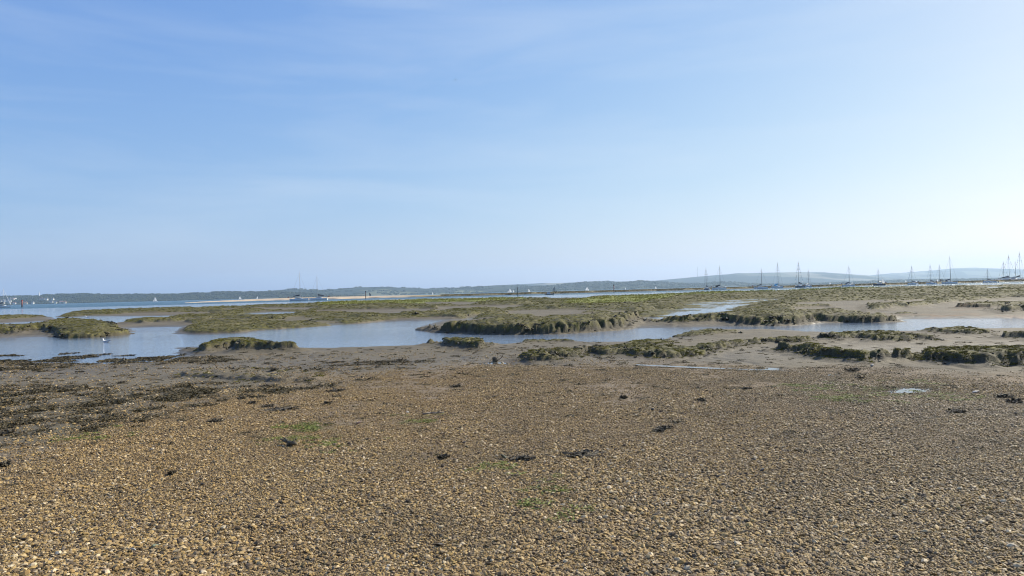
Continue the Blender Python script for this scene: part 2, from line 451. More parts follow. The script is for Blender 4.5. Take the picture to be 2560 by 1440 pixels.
# masks on the beach
GRAVEL_EDGE = [(-900, 1330), (-200, 1270), (0, 1205), (100, 1170), (250, 1110), (430, 1045), (600, 1003), (800, 965), (950, 943), (1100, 926), (1300, 914), (1700, 914),
               (1900, 924), (2200, 929), (2560, 938), (3100, 950), (3600, 1000)]
gpoly = [on_beach(px, py)[:2] for px, py in GRAVEL_EDGE] + [np.array([30., 0.]), np.array([30., -3.]), np.array([-30., -3.]), np.array([-30., 2.])]
gd = sdf(gpoly, GX, GY, 4.0) + 1.7 * fbm(GX, GY, 2.8, 4, 101)
gravel = sstep(-2.2, 1.2, gd)
WRACK = [([(-200, 975), (0, 962), (150, 963), (330, 972), (480, 962), (620, 968), (760, 965), (830, 955), (900, 950), (860, 962), (760, 985), (640, 1000), (520, 1008), (400, 1040),
           (250, 1090), (100, 1120), (-200, 1140)], .55),
         ([(-200, 905), (0, 903), (140, 905), (300, 907), (400, 904), (470, 893), (560, 893), (620, 903), (560, 910), (430, 914), (300, 912), (100, 932), (0, 934), (-200, 938)], .75),
         ([(330, 978), (520, 968), (700, 970), (830, 958), (905, 950), (880, 960), (720, 985), (560, 992), (380, 1000)], 1.0),
         ([(560, 925), (680, 927), (760, 940), (640, 940)], .25),
         ([(800, 905), (950, 900), (1050, 905), (1000, 925), (850, 930), (700, 925)], .45)]
wr = np.zeros(GX.shape)
for p, a in WRACK:
    d = sdf([on_beach(px, py)[:2] for px, py in p], GX, GY, 3.0)
    wr = np.maximum(wr, a * sstep(-0.3, 0.5, d + 0.5 * fbm(GX, GY, 1.2, 3, 111)))
ALGAE = [[(670, 1075), (740, 1060), (860, 1065), (930, 1085), (900, 1120), (830, 1130), (760, 1110), (690, 1105)],
         [(1240, 1160), (1330, 1200), (1420, 1240), (1400, 1270), (1320, 1250)], [(1000, 1040), (1060, 1045), (1040, 1060)],
         [(200, 1070), (300, 1075), (240, 1100), (150, 1105)], [(1980, 960), (2300, 955), (2400, 1000), (2200, 1010), (2000, 990)]]
alg = np.zeros(GX.shape)
for p in ALGAE:
    d = sdf([on_beach(px, py)[:2] for px, py in p], GX, GY, 2.0)
    alg = np.maximum(alg, sstep(-0.4, 0.4, d + 0.5 * fbm(GX, GY, 0.9, 3, 121)))
run = sstep(.05, .0, np.abs(perlin(wx / 3.2, wy / 6.0, 155))) + .6 * sstep(.06, .0, np.abs(perlin(wx / 1.3, wy / 2.4, 156)))
bare = (1 - sstep(.02, .06, lift)) * (1 - sstep(.1, .5, gravel)) * sstep(12, 16, GY)
Z = Z - .022 * run * bare + .010 * bare * fbm(GX, GY, .45, 3, 157)
Z = Z + gravel * (0.02 * fbm(GX, GY, 1.6, 3, 131))
Z = np.where(pud > -0.25, Z - 0.04 * sstep(-0.25, 0.12, pud), Z)
cord = np.zeros(GX.shape)
for p in CORDGRASS:
    d = sdf(flat(p, 0.4), GX, GY, 6.0)
    cord = np.maximum(cord, sstep(-1.0, 1.5, d + 2.0 * n_c))
cord *= sstep(0.3, 0.6, veg)
org = np.zeros(GX.shape)
for p in ORANGE:
    d = sdf(flat(p, 0.1), GX, GY, 4.0)
    org = np.maximum(org, sstep(-0.8, 0.8, d + 1.4 * n_b))
org *= sstep(-0.1, 0.3, fbm(GX, GY, 1.6, 3, 141)) * .8
wet = sstep(0.15, 0.02, Z) * sstep(15, 22, GY) * (1 - sstep(.02, .08, lift))

def ground_z(x, y):
    x = np.asarray(x, float)
    y = np.asarray(y, float)
    fr = np.clip(np.interp(y, rows, np.arange(NR)), 0, NR - 1.001)
    fc = np.clip(np.interp(x / (y + OFF), tt, np.arange(NC)), 0, NC - 1.001)
    r0, c0 = fr.astype(int), fc.astype(int)
    a, b = fr - r0, fc - c0
    return (Z[r0, c0] * (1 - a) * (1 - b) + Z[r0 + 1, c0] * a * (1 - b) + Z[r0, c0 + 1] * (1 - a) * b + Z[r0 + 1, c0 + 1] * a * b)

def sample(A, x, y):
    fr = np.clip(np.round(np.interp(y, rows, np.arange(NR))), 0, NR - 1).astype(int)
    fc = np.clip(np.round(np.interp(x / (y + OFF), tt, np.arange(NC))), 0, NC - 1).astype(int)
    return A[fr, fc]

def standing(px, py):
    """the ground point seen at this pixel of the photograph, on the built terrain"""
    d = ray(px, py)
    last = 1.0
    for s in np.geomspace(1.2, 330, 2600):
        x, y, z = d[0] * s, d[1] * s, CAM_H + d[2] * s
        if z <= float(ground_z(x, y)):
            return np.array([x, y, float(ground_z(x, y))])
        if z <= 0:
            break
    return at(px, py, 0.0)

# ------------------------------------------------------------------ small helpers
def tag(o, label=None, cat=None, group=None, kind=None):
    if label: o['label'] = label
    if cat: o['category'] = cat
    if group: o['group'] = group
    if kind: o['kind'] = kind
    return o

def link(name, me, mat=None, parent=None, smooth=False):
    o = bpy.data.objects.new(name, me)
    COL.objects.link(o)
    if mat is not None and len(me.materials) == 0:
        me.materials.append(mat)
    if parent is not None:
        o.parent = parent
    if smooth:
        me.polygons.foreach_set('use_smooth', np.ones(len(me.polygons), dtype=bool))
    return o

def mesh(name, verts, faces):
    me = bpy.data.meshes.new(name)
    me.from_pydata([tuple(map(float, v)) for v in verts], [], [tuple(f) for f in faces])
    me.update()
    return me

def grid_mesh(name, V, nr, nc):
    me = bpy.data.meshes.new(name)
    n = nr * nc
    me.vertices.add(n)
    me.vertices.foreach_set('co', V.astype(np.float32).ravel())
    a = np.arange((nr - 1) * nc).reshape(nr - 1, nc)[:, :-1].ravel()
    q = np.stack([a, a + 1, a + nc + 1, a + nc], axis=1).astype(np.int32)
    nf = len(q)
    me.loops.add(nf * 4)
    me.loops.foreach_set('vertex_index', q.ravel())
    me.polygons.add(nf)
    me.polygons.foreach_set('loop_start', np.arange(0, nf * 4, 4, dtype=np.int32))
    me.polygons.foreach_set('loop_total', np.full(nf, 4, dtype=np.int32))
    me.polygons.foreach_set('use_smooth', np.ones(nf, dtype=bool))
    me.update(calc_edges=True)
    return me

def fattr(me, name, vals, domain='POINT'):
    a = me.attributes.new(name, 'FLOAT', domain)
    a.data.foreach_set('value', np.asarray(vals, dtype=np.float32).ravel())

class NT:
    """a short way of writing node trees"""
    def __init__(self, name):
        self.m = bpy.data.materials.new(name)
        self.m.use_nodes = True
        self.t = self.m.node_tree
        for n in list(self.t.nodes):
            self.t.nodes.remove(n)
        self.out = self.t.nodes.new('ShaderNodeOutputMaterial')
        self.b = self.n('ShaderNodeBsdfPrincipled')
        self.t.links.new(self.b.outputs[0], self.out.inputs['Surface'])
    def n(self, typ, **kw):
        n = self.t.nodes.new(typ)
        for k, v in kw.items():
            setattr(n, k, v)
        return n
    def put(self, sock, v):
        if hasattr(v, 'is_output'):
            self.t.links.new(v, sock)
        else:
            sock.default_value = v
    def attr(self, name, typ='GEOMETRY'):
        n = self.n('ShaderNodeAttribute', attribute_name=name, attribute_type=typ)
        return n.outputs['Fac']
    def pos(self):
        return self.n('ShaderNodeNewGeometry').outputs['Position']
    def noise(self, vec, scale, detail=3, rough=.5, dist=0.0):
        n = self.n('ShaderNodeTexNoise')
        self.put(n.inputs['Vector'], vec)
        n.inputs['Scale'].default_value = scale
        n.inputs['Detail'].default_value = detail
        n.inputs['Roughness'].default_value = rough
        n.inputs['Distortion'].default_value = dist
        return n.outputs['Fac']
    def voro(self, vec, scale, feature='F1', out='Distance'):
        n = self.n('ShaderNodeTexVoronoi', feature=feature)
        self.put(n.inputs['Vector'], vec)
        n.inputs['Scale'].default_value = scale
        return n.outputs[out]
    def ramp(self, fac, stops, interp='LINEAR'):
        n = self.n('ShaderNodeValToRGB')
        n.color_ramp.interpolation = interp
        e = n.color_ramp.elements
        while len(e) < len(stops):
            e.new(0.5)
        for k, (p, c) in zip(e, stops):
            k.position = p
            k.color = (*c, 1) if len(c) == 3 else c
        self.put(n.inputs[0], fac)
        return n.outputs['Color']
    def mix(self, fac, a, b, mode='MIX'):
        n = self.n('ShaderNodeMix', data_type='RGBA', blend_type=mode)
        self.put(n.inputs[0], fac)
        for s, v in ((6, a), (7, b)):
            if not hasattr(v, 'is_output') and len(v) == 3:
                v = (*v, 1)
            self.put(n.inputs[s], v)
        return n.outputs[2]
    def math(self, op, a, b=0.0, c=0.0, clamp=False):
        n = self.n('ShaderNodeMath', operation=op, use_clamp=clamp)
        for s, v in zip(n.inputs, (a, b, c)):
            self.put(s, v)
        return n.outputs[0]
    def rng(self, v, a, b, c=0.0, d=1.0):
        n = self.n('ShaderNodeMapRange')
        self.put(n.inputs['Value'], v)
        for s, x in zip(('From Min', 'From Max', 'To Min', 'To Max'), (a, b, c, d)):
            n.inputs[s].default_value = x
        return n.outputs[0]
    def scale(self, vec, s):
        n = self.n('ShaderNodeMapping')
        self.put(n.inputs['Vector'], vec)
        n.inputs['Scale'].default_value = s
        return n.outputs[0]
    def bump(self, h, strength, dist, normal=None):
        n = self.n('ShaderNodeBump')
        n.inputs['Strength'].default_value = strength
        n.inputs['Distance'].default_value = dist
        self.put(n.inputs['Height'], h)
        if normal is not None:
            self.put(n.inputs['Normal'], normal)
        return n.outputs[0]
    def set(self, **kw):
        for k, v in kw.items():
            k = k.replace('_', ' ')
            if not hasattr(v, 'is_output') and isinstance(v, (tuple, list)) and len(v) == 3:
                v = (*v, 1)
            self.put(self.b.inputs[k], v)
        return self.m

def plain(name, col, rough=.5, var=.15, metal=0.0, scale=3.0):
    k = NT(name)
    tc = k.n('ShaderNodeTexCoord').outputs['Object']
    nz = k.noise(tc, scale, 4, .6)
    c2 = tuple(max(0.0, c * (1 - 2 * var)) for c in col)
    c = k.ramp(nz, [(.3, c2), (.65, col)])
    return k.set(Base_Color=c, Roughness=k.rng(nz, .3, .7, rough * .85, min(1, rough * 1.15)), Metallic=metal)

# ------------------------------------------------------------------ materials of the setting
def terrain_material():
    k = NT('marsh_ground')
    p = k.pos()
    veg_, gr_, wr_, co_, or_, al_, wet_ = (k.attr(a) for a in ('veg', 'gravel', 'wrack', 'cord', 'orange', 'algae', 'wet'))
    n1 = k.noise(p, .35, 5, .6)
    n2 = k.noise(p, 4.0, 5, .65)
    n3 = k.noise(p, 26.0, 3, .6)
    mudc = k.ramp(k.math('ADD', k.math('MULTIPLY', n1, .5), k.math('MULTIPLY', n2, .5)),
                  [(.32, (.070, .057, .034)), (.5, (.118, .098, .059)), (.68, (.160, .133, .082))])
    mudc = k.mix(k.rng(n3, .55, .75, 0, .35), mudc, (.10, .085, .06))
    greenc = k.ramp(n2, [(.36, (.018, .016, .006)), (.5, (.068, .062, .012)), (.68, (.155, .138, .024))])
    greenc = k.mix(k.rng(n1, .4, .65, 0, .55), greenc, (.12, .10, .04))
    cordc = k.ramp(n2, [(.3, (.105, .125, .02)), (.6, (.19, .20, .032))])
    c = k.mix(k.math('MULTIPLY', k.attr('bank'), k.rng(n2, .35, .55, .25, .85)), mudc, k.ramp(n2, [(.35, (.018, .016, .009)), (.65, (.052, .044, .025))]))  # bank edges: dark root peat, with the faces' shade also put into the colour
    c = k.mix(veg_, c, greenc)
    c = k.mix(k.math('MULTIPLY', co_, .85), c, cordc)
    c = k.mix(or_, c, k.ramp(n2, [(.35, (.12, .075, .038)), (.65, (.20, .115, .05))]))
    v = k.n('ShaderNodeTexVoronoi')
    k.put(v.inputs['Vector'], p)
    v.inputs['Scale'].default_value = 34
    sp = k.n('ShaderNodeSeparateColor')
    k.put(sp.inputs[0], v.outputs['Color'])
    grc = k.ramp(sp.outputs[0], [(0, (.08, .065, .045)), (.25, (.17, .125, .07)), (.55, (.26, .185, .095)), (.8, (.15, .12, .09)), (1, (.34, .27, .17))])
    grc = k.mix(k.rng(n1, .35, .65, 0, .5), grc, (.185, .125, .06))
    c = k.mix(gr_, c, grc)
    c = k.mix(k.math('MULTIPLY', wr_, k.rng(n2, .30, .52, .25, .85)), c, (.066, .055, .028))
    c = k.mix(k.math('MULTIPLY', al_, k.rng(n2, .4, .6, .0, .6)), c, (.13, .16, .025))
    rough = k.rng(wet_, 0, 1, .80, .40)
    h = k.math('ADD', k.math('MULTIPLY', n2, .5), k.math('MULTIPLY', n3, .35))
    bmp = k.bump(h, .8, .08)
    bmp = k.bump(k.math('MULTIPLY', v.outputs['Distance'], gr_), .9, .03, bmp)
    return k.set(Base_Color=c, Roughness=rough, Normal=bmp, Specular_IOR_Level=.35)

def water_material(name, base, rough, sx, sy, big, bump, fine):
    k = NT(name)
    p = k.pos()
    a = k.noise(k.scale(p, (sx, sy, 1)), 1.0, 4, .6, .3)
    b = k.noise(k.scale(p, (sx * 3.7, sy * 4.3, 1)), 1.0, 3, .6)
    g = k.noise(k.scale(p, (.02, .05, 1)), 1.0, 3, .5)
    calm = k.rng(g, .38, .62, .35, 1.0)
    n = k.bump(k.math('MULTIPLY', a, calm), 1.0, bump)
    n = k.bump(k.math('MULTIPLY', b, calm), 1.0, fine, n)
    col = k.mix(k.rng(g, .35, .65), base, tuple(c * 1.35 for c in base))
    return k.set(Base_Color=col, Roughness=rough, Normal=n, IOR=1.333, Specular_IOR_Level=.5)

MAT_GROUND = terrain_material()
MAT_CREEK = water_material('creek_water', (.125, .160, .205), .05, 1.5, 2.8, 0, .042, .012)
MAT_SEA = water_material('sea_water', (.016, .060, .072), .24, .35, .9, 0, 1.8, .2)

# ------------------------------------------------------------------ terrain, water
V = np.stack([GX, GY, Z], axis=2).reshape(-1, 3)
me = grid_mesh('ground', V, NR, NC)
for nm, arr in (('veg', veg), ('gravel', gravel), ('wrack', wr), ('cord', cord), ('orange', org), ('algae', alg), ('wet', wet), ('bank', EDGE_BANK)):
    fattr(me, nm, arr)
tag(link('ground', me, MAT_GROUND), kind='structure')

def sheet(name, x0, x1, y0, y1, z, mat):
    return tag(link(name, mesh(name, [(x0, y0, z), (x1, y0, z), (x1, y1, z), (x0, y1, z)], [(0, 1, 2, 3)]), mat), kind='structure')
sheet('creek', -560, 560, 17.5, 330, 0.0, MAT_CREEK)
sheet('sea', -11000, 11000, 330, 15000, 0.0, MAT_SEA)
sheet('seabed', -11000, 11000, -60, 330, -0.4, plain('seabed_mud', (.12, .10, .07), .8))

# water lying in the puddles
MAT_PUDDLE = water_material('puddle_water', (.09, .085, .07), .04, 2.0, 3.0, 0, .002, .0)
for pi, p in enumerate(PUDDLES):
    pts = [on_beach(px, py) for px, py in p]
    zc = float(np.percentile([ground_z(q[0], q[1]) for q in pts], 40)) - 0.002
    c = np.mean(pts, axis=0)
    ex = 1.25 if pi < 4 else 1.02
    big = [(c[0] + (q[0] - c[0]) * ex, c[1] + (q[1] - c[1]) * ex, zc) for q in pts]
    o = link('puddle', mesh('puddle', big, [tuple(range(len(big)))]), MAT_PUDDLE)
    tag(o, kind='structure')

# ------------------------------------------------------------------ scatter: a mesh of points that carries clumps of real geometry
SOURCES = bpy.data.collections.new('scatter_sources')     # kept out of the scene

def ico(sub=1):
    import bmesh
    bm = bmesh.new()
    bmesh.ops.create_icosphere(bm, subdivisions=sub, radius=1.0)
    v = np.array([x.co[:] for x in bm.verts])
    f = np.array([[q.index for q in x.verts] for x in bm.faces])
    bm.free()
    return v, f
ICO1, ICO2 = ico(1), ico(2)

class Acc:
    def __init__(self):
        self.v, self.f, self.r, self.n = [], [], [], 0
    def add(self, v, f, r):
        v = np.asarray(v, float)
        self.v.append(v)
        self.f += [tuple(int(i) + self.n for i in q) for q in f]
        self.r.append(np.full(len(v), r))
        self.n += len(v)
    def mesh(self, name, smooth=False):
        me = mesh(name, np.concatenate(self.v), self.f)
        fattr(me, 'rnd', np.concatenate(self.r))
        if smooth:
            me.polygons.foreach_set('use_smooth', np.ones(len(me.polygons), dtype=bool))
        return me

def rot3(a, b, c):
    return np.array((Matrix.Rotation(a, 3, 'X') @ Matrix.Rotation(b, 3, 'Y') @ Matrix.Rotation(c, 3, 'Z')))

def pebble(r, ico_=ICO1):
    v, f = ico_
    q = v.copy()
    s = np.array([rng.uniform(.8, 1.45), rng.uniform(.7, 1.1), rng.uniform(.3, .6)])
    # angular flint: cut with a few planes
    for _ in range(4):
        d = rng.normal(size=3)
        d /= np.linalg.norm(d)
        h = q @ d
        lim = rng.uniform(.45, .8)
        q = q - np.outer(np.maximum(h - lim, 0), d)
    q = q * s * r
    return q @ rot3(rng.normal() * .35, rng.normal() * .35, rng.uniform(0, 6.28)).T, f

def scatter(name, sources, pts, scl, rotz, mat, tilt=None, label=None):
    me = bpy.data.meshes.new(name)
    me.vertices.add(len(pts))
    me.vertices.foreach_set('co', np.asarray(pts, dtype=np.float32).ravel())
    fattr(me, 'scl', scl)
    fattr(me, 'rotz', rotz)
    fattr(me, 'pick', rng.integers(0, len(sources), len(pts)))
    fattr(me, 'shade', rng.random(len(pts)))
    me.materials.append(mat)
    o = bpy.data.objects.new(name, me)
    COL.objects.link(o)
    sub = bpy.data.collections.new(name + '_sources')
    for i, s in enumerate(sources):
        s.materials.append(mat)
        so = bpy.data.objects.new('%s_source_%02d' % (name, i), s)
        sub.objects.link(so)
    g = bpy.data.node_groups.new(name + '_scatter', 'GeometryNodeTree')
    g.interface.new_socket('Geometry', in_out='INPUT', socket_type='NodeSocketGeometry')
    g.interface.new_socket('Geometry', in_out='OUTPUT', socket_type='NodeSocketGeometry')
    N = g.nodes.new
    gi, go = N('NodeGroupInput'), N('NodeGroupOutput')
    ci = N('GeometryNodeCollectionInfo')
    ci.inputs['Collection'].default_value = sub
    ci.inputs['Separate Children'].default_value = True
    ci.inputs['Reset Children'].default_value = True
    ip = N('GeometryNodeInstanceOnPoints')
    ip.inputs['Pick Instance'].default_value = True
    def named(a, typ='FLOAT'):
        n = N('GeometryNodeInputNamedAttribute')
        n.data_type = typ
        n.inputs['Name'].default_value = a
        return n.outputs['Attribute']
    m2p = N('GeometryNodeMeshToPoints')
    cx = N('ShaderNodeCombineXYZ')
    e2r = N('FunctionNodeEulerToRotation')
    lk = g.links.new
    lk(gi.outputs[0], m2p.inputs['Mesh'])
    lk(m2p.outputs[0], ip.inputs['Points'])
    lk(ci.outputs[0], ip.inputs['Instance'])
    f2i = N('FunctionNodeFloatToInt')
    lk(named('pick'), f2i.inputs[0])
    lk(f2i.outputs[0], ip.inputs['Instance Index'])
    lk(named('rotz'), cx.inputs[2])
    lk(cx.outputs[0], e2r.inputs[0])
    lk(e2r.outputs[0], ip.inputs['Rotation'])
    lk(named('scl'), ip.inputs['Scale'])
    lk(ip.outputs[0], go.inputs[0])
    md = o.modifiers.new('scatter', 'NODES')
    md.node_group = g
    tag(o, kind='stuff', label=label)
    return o

# --- shingle
def gravel_cluster():
    A = Acc()
    for _ in range(60):
        r = float(np.clip(rng.lognormal(math.log(.0050), .50), .0025, .020))
        a, q = rng.uniform(0, 6.28), .17 * math.sqrt(rng.random())
        v, f = pebble(r)
        A.add(v + np.array([q * math.cos(a), q * math.sin(a), r * .45]), f, rng.random())
    return A.mesh('gravel_clump')

def pebble_material(name='shingle'):
    k = NT(name)
    p = k.pos()
    r1 = k.attr('rnd')
    r2 = k.n('ShaderNodeObjectInfo').outputs['Random']
    r = k.math('FRACT', k.math('ADD', r1, r2))
    c = k.ramp(r, [(0, (.030, .024, .018)), (.12, (.075, .055, .036)), (.24, (.17, .115, .055)), (.38, (.31, .20, .068)), (.56, (.44, .30, .105)),
                   (.70, (.37, .265, .125)), (.80, (.23, .18, .12)), (.90, (.55, .40, .18)), (.985, (.68, .56, .36))])
    n1 = k.noise(p, .3, 4, .6)
    n2 = k.noise(p, 1.3, 4, .6)
    c = k.mix(k.rng(n1, .38, .62, .05, .5), c, k.mix(.5, c, (.30, .185, .07)))
    c = k.mix(k.rng(n2, .52, .72, 0, .65), c, k.mix(.6, c, (.07, .06, .04)))
    sx = k.n('ShaderNodeSeparateXYZ')
    k.put(sx.inputs[0], p)
    c = k.mix(k.math('MULTIPLY', k.rng(sx.outputs[0], -2, 7, 0, .5), k.rng(n1, .3, .6, .4, 1)), c, k.mix(.55, c, (.13, .125, .085)))
    n3 = k.noise(p, 90, 3, .6)
    c = k.mix(k.rng(n3, .4, .7, 0, .35), c, (.12, .09, .05))
    damp = k.math('MULTIPLY', k.rng(sx.outputs[0], -3, 8, 0, 1), k.rng(n1, .35, .6, .3, 1))
    return k.set(Base_Color=c, Roughness=k.rng(damp, 0, 1, .75, .5), Specular_IOR_Level=.25)
MAT_SHINGLE = pebble_material()

def cast(n, y0, y1, power=1.0):
    """random places on the seen ground, thinning with distance"""
    u = rng.random(n)
    y = (y0 ** (1 - power) + u * (y1 ** (1 - power) - y0 ** (1 - power))) ** (1 / (1 - power)) if power != 1 else y0 * (y1 / y0) ** u
    x = (y + OFF) * rng.uniform(-.92, .92, n)
    return x, y

x, y = cast(80000, 2.6, 22.0, 0.35)
ok = sample(gravel, x, y) * (0.35 + 0.65 * sample(gravel, x, y)) * (1 - .75 * sstep(-.15, .35, fbm(x, y * .6, 2.2, 3, 143)) * sstep(5, 13, y)) > rng.random(len(x)) * .95
ok &= (sample(pud, x, y) < rng.uniform(-.1, .25, len(x))) | (rng.random(len(x)) < .22)
x, y = x[ok], y[ok]
scatter('shingle', [gravel_cluster() for _ in range(12)], np.stack([x, y, ground_z(x, y)], 1),
        rng.uniform(.8, 1.2, len(x)) * np.interp(y, [3, 8, 20], [1.08, .95, 1.15]) * (1 + .42 * np.clip(fbm(x, y, 1.8, 3, 153), -.8, 1)), rng.uniform(0, 6.28, len(x)), MAT_SHINGLE)
# sparse stones on the muddy left
x, y = cast(31000, 5.0, 25.0, 0.2)
ok = (sample(gravel, x, y) < .6) & (sample(dw, x, y) < -.3) & (x < 3) & (rng.random(len(x)) < .28 + .5 * sample(wr, x, y))
x, y = x[ok], y[ok]
def sparse_cluster():
    A = Acc()
    for _ in range(9):
        r = float(np.clip(rng.lognormal(math.log(.015), .4), .007, .04))
        a, q = rng.uniform(0, 6.28), .35 * math.sqrt(rng.random())
        v, f = pebble(r)
        A.add(v + np.array([q * math.cos(a), q * math.sin(a), r * .15]), f, rng.random())
    return A.mesh('stone_clump')
scatter('loose_stones', [sparse_cluster() for _ in range(6)], np.stack([x, y, ground_z(x, y)], 1), rng.uniform(.8, 1.2, len(x)), rng.uniform(0, 6.28, len(x)), MAT_SHINGLE)

# --- saltmarsh turf
def leaf_material(name, stops, rough=.6, thru=.08):
    k = NT(name)
    r = k.math('FRACT', k.math('ADD', k.attr('rnd'), k.n('ShaderNodeObjectInfo').outputs['Random']))
    n1 = k.noise(k.pos(), .22, 4, .6)
    n2 = k.noise(k.pos(), 1.4, 3, .6)
    f = k.math('ADD', k.math('MULTIPLY', r, .45), k.math('ADD', k.math('MULTIPLY', n1, .35), k.math('MULTIPLY', n2, .25)))
    c = k.ramp(f, stops)
    m = k.set(Base_Color=c, Roughness=rough, Specular_IOR_Level=.3)
    tr = k.n('ShaderNodeBsdfTranslucent')
    k.put(tr.inputs['Color'], c)
    ms = k.n('ShaderNodeMixShader')
    ms.inputs[0].default_value = thru
    k.t.links.new(k.b.outputs[0], ms.inputs[1])
    k.t.links.new(tr.outputs[0], ms.inputs[2])
    k.t.links.new(ms.outputs[0], k.out.inputs['Surface'])
    return m

def turf_cluster(nl, R0, H, wid):
    A = Acc()
    for _ in range(nl):
        a, q = rng.uniform(0, 6.28), R0 * math.sqrt(rng.random())
        b = np.array([q * math.cos(a), q * math.sin(a), -.02])
        out = np.array([math.cos(a), math.sin(a), 0]) * rng.uniform(.0, .6) + np.array([rng.normal() * .3, rng.normal() * .3, 0])
        h = H * rng.uniform(.5, 1.1)
        side = np.array([-out[1], out[0], 0]) + np.array([rng.normal(), rng.normal(), 0]) * .2
        side = side / (np.linalg.norm(side) + 1e-6) * wid * rng.uniform(.6, 1.3)
        m = b + np.array([0, 0, h * .6]) + out * h * .35
        t = b + np.array([0, 0, h * .95]) + out * h
        A.add([b - side * .6, b + side * .6, m + side, m - side, t], [(0, 1, 2, 3), (3, 2, 4)], rng.random())
    return A.mesh('turf_clump')

MAT_TURF = leaf_material('saltmarsh_leaf', [(.24, (.016, .014, .005)), (.42, (.048, .044, .010)), (.57, (.180, .168, .013)), (.78, (.33, .28, .030))])
MAT_CORD = leaf_material('cordgrass_leaf', [(.2, (.09, .11, .014)), (.45, (.20, .205, .022)), (.75, (.31, .27, .045))])
x, y = cast(420000, 13.5, 340.0, 1.2)
vv, lf = sample(veg, x, y), sample(lift, x, y)
ebk = sample(EDGE_BANK, x, y)
ok = ((vv > .3 + .4 * rng.random(len(x))) | (ebk * .55 > rng.random(len(x)))) & (ground_z(x, y) > .10) & (sample(cord, x, y) < .5) & (sstep(-.35, .25, fbm(x, y, .9, 3, 145)) > rng.random(len(x)))
x, y = x[ok], y[ok]
scatter('saltmarsh_turf', [turf_cluster(34, .55, .26, .05) for _ in range(8)], np.stack([x, y, ground_z(x, y)], 1),
        rng.uniform(.55, 1.25, len(x)) * np.clip(.0026 * y, .10, .42), rng.uniform(0, 6.28, len(x)), MAT_TURF)
x, y = cast(72000, 90.0, 340.0, 1.0)
ok = sample(cord, x, y) > .35 + .3 * rng.random(len(x))
x, y = x[ok], y[ok]
scatter('cordgrass', [turf_cluster(22, .5, 1.0, .05) for _ in range(6)], np.stack([x, y, ground_z(x, y)], 1),
        rng.uniform(.65, 1.15, len(x)) * np.clip(.0018 * y, .2, .34), rng.uniform(0, 6.28, len(x)), MAT_CORD)

# --- clods of eroded mud and root along the banks
def clod_cluster():
    A = Acc()
    for _ in range(7):
        v, f = ICO1
        r = rng.uniform(.15, .55)
        w = v * (1 + .36 * rng.normal(size=(len(v), 1))) * np.array([r * rng.uniform(.8, 1.5), r, r * rng.uniform(.35, .7)])
        A.add(w @ rot3(rng.normal() * .4, rng.normal() * .4, rng.uniform(0, 6)).T + np.array([rng.normal() * .45, rng.normal() * .45, r * .2]), f, rng.random())
    return A.mesh('clod_clump')
k = NT('bank_clod')
r_ = k.math('FRACT', k.math('ADD', k.attr('rnd'), k.n('ShaderNodeObjectInfo').outputs['Random']))
n2 = k.noise(k.pos(), 7, 4, .6)
c = k.ramp(k.math('ADD', k.math('MULTIPLY', r_, .5), k.math('MULTIPLY', n2, .5)), [(.25, (.022, .018, .010)), (.45, (.055, .045, .025)), (.6, (.060, .055, .016)), (.8, (.12, .097, .055))])
k.set(Base_Color=c, Roughness=.6, Normal=k.bump(k.noise(k.pos(), 22, 4, .65), .9, .05), Specular_IOR_Level=.35)
x, y = cast(98000, 13.0, 110.0, 1.2)
bk = np.maximum(sample(EDGE_BANK, x, y), .7 * sample(terr_bank * sstep(.05, .3, veg), x, y))
ok = (bk * sstep(-.25, .3, fbm(x, y, 1.3, 3, 147)) > rng.random(len(x)) * 1.1) & (ground_z(x, y) > .02)
x, y = x[ok], y[ok]
scatter('bank_clods', [clod_cluster() for _ in range(7)], np.stack([x, y, ground_z(x, y) - .02], 1), rng.uniform(.5, 1.2, len(x)) * np.clip(.0038 * y, .07, .24),
        rng.uniform(0, 6.28, len(x)), k.m)

# --- seaweed wrack
def wrack_cluster(n, R0, lift_=.025, width=.014):
    A = Acc()
    for _ in range(n):
        a, q = rng.uniform(0, 6.28), R0 * math.sqrt(rng.random())
        p = np.array([q * math.cos(a), q * math.sin(a), rng.uniform(0, lift_)])
        th = rng.uniform(0, 6.28)
        w = width * rng.uniform(.5, 1.5)
        vs, fs = [], []
        for s in range(4):
            nrm = np.array([-math.sin(th), math.cos(th), rng.normal() * .5]) * w * (1 - .2 * s)
            vs += [p - nrm, p + nrm]
            th += rng.normal() * .7
            p = p + np.array([math.cos(th), math.sin(th), 0]) * R0 * .28
            p[2] = abs(p[2] + rng.normal() * lift_ * .6)
            if s:
                fs.append((2 * s - 2, 2 * s - 1, 2 * s + 1, 2 * s))
        A.add(vs, fs, rng.random())
    return A.mesh('wrack_clump')
MAT_WRACK = leaf_material('bladder_wrack', [(.2, (.028, .023, .011)), (.5, (.062, .050, .021)), (.8, (.125, .095, .038))], .65)
x, y = cast(31000, 5.5, 27.0, 0.1)
ww = sample(wr, x, y) * sstep(-.25, .35, fbm(x, y, .9, 3, 151))
ok = (ww > rng.random(len(x)) * 1.1) & (ground_z(x, y) > -.05)
x, y = x[ok], y[ok]
x2, y2 = cast(3600, 4.0, 27.0, 0.2)
ok = (sample(lift, x2, y2) < .08) & (sample(dw, x2, y2) < -.1) & (rng.random(len(x2)) < np.where(y2 > 16, .75, .45))
x, y = np.concatenate([x, x2[ok]]), np.concatenate([y, y2[ok]])
sw = rng.uniform(.5, 1.15, len(x)) * np.interp(y, [6, 13], [.45, 1.0])
sw[-ok.sum():] *= rng.uniform(.3, .8, ok.sum())
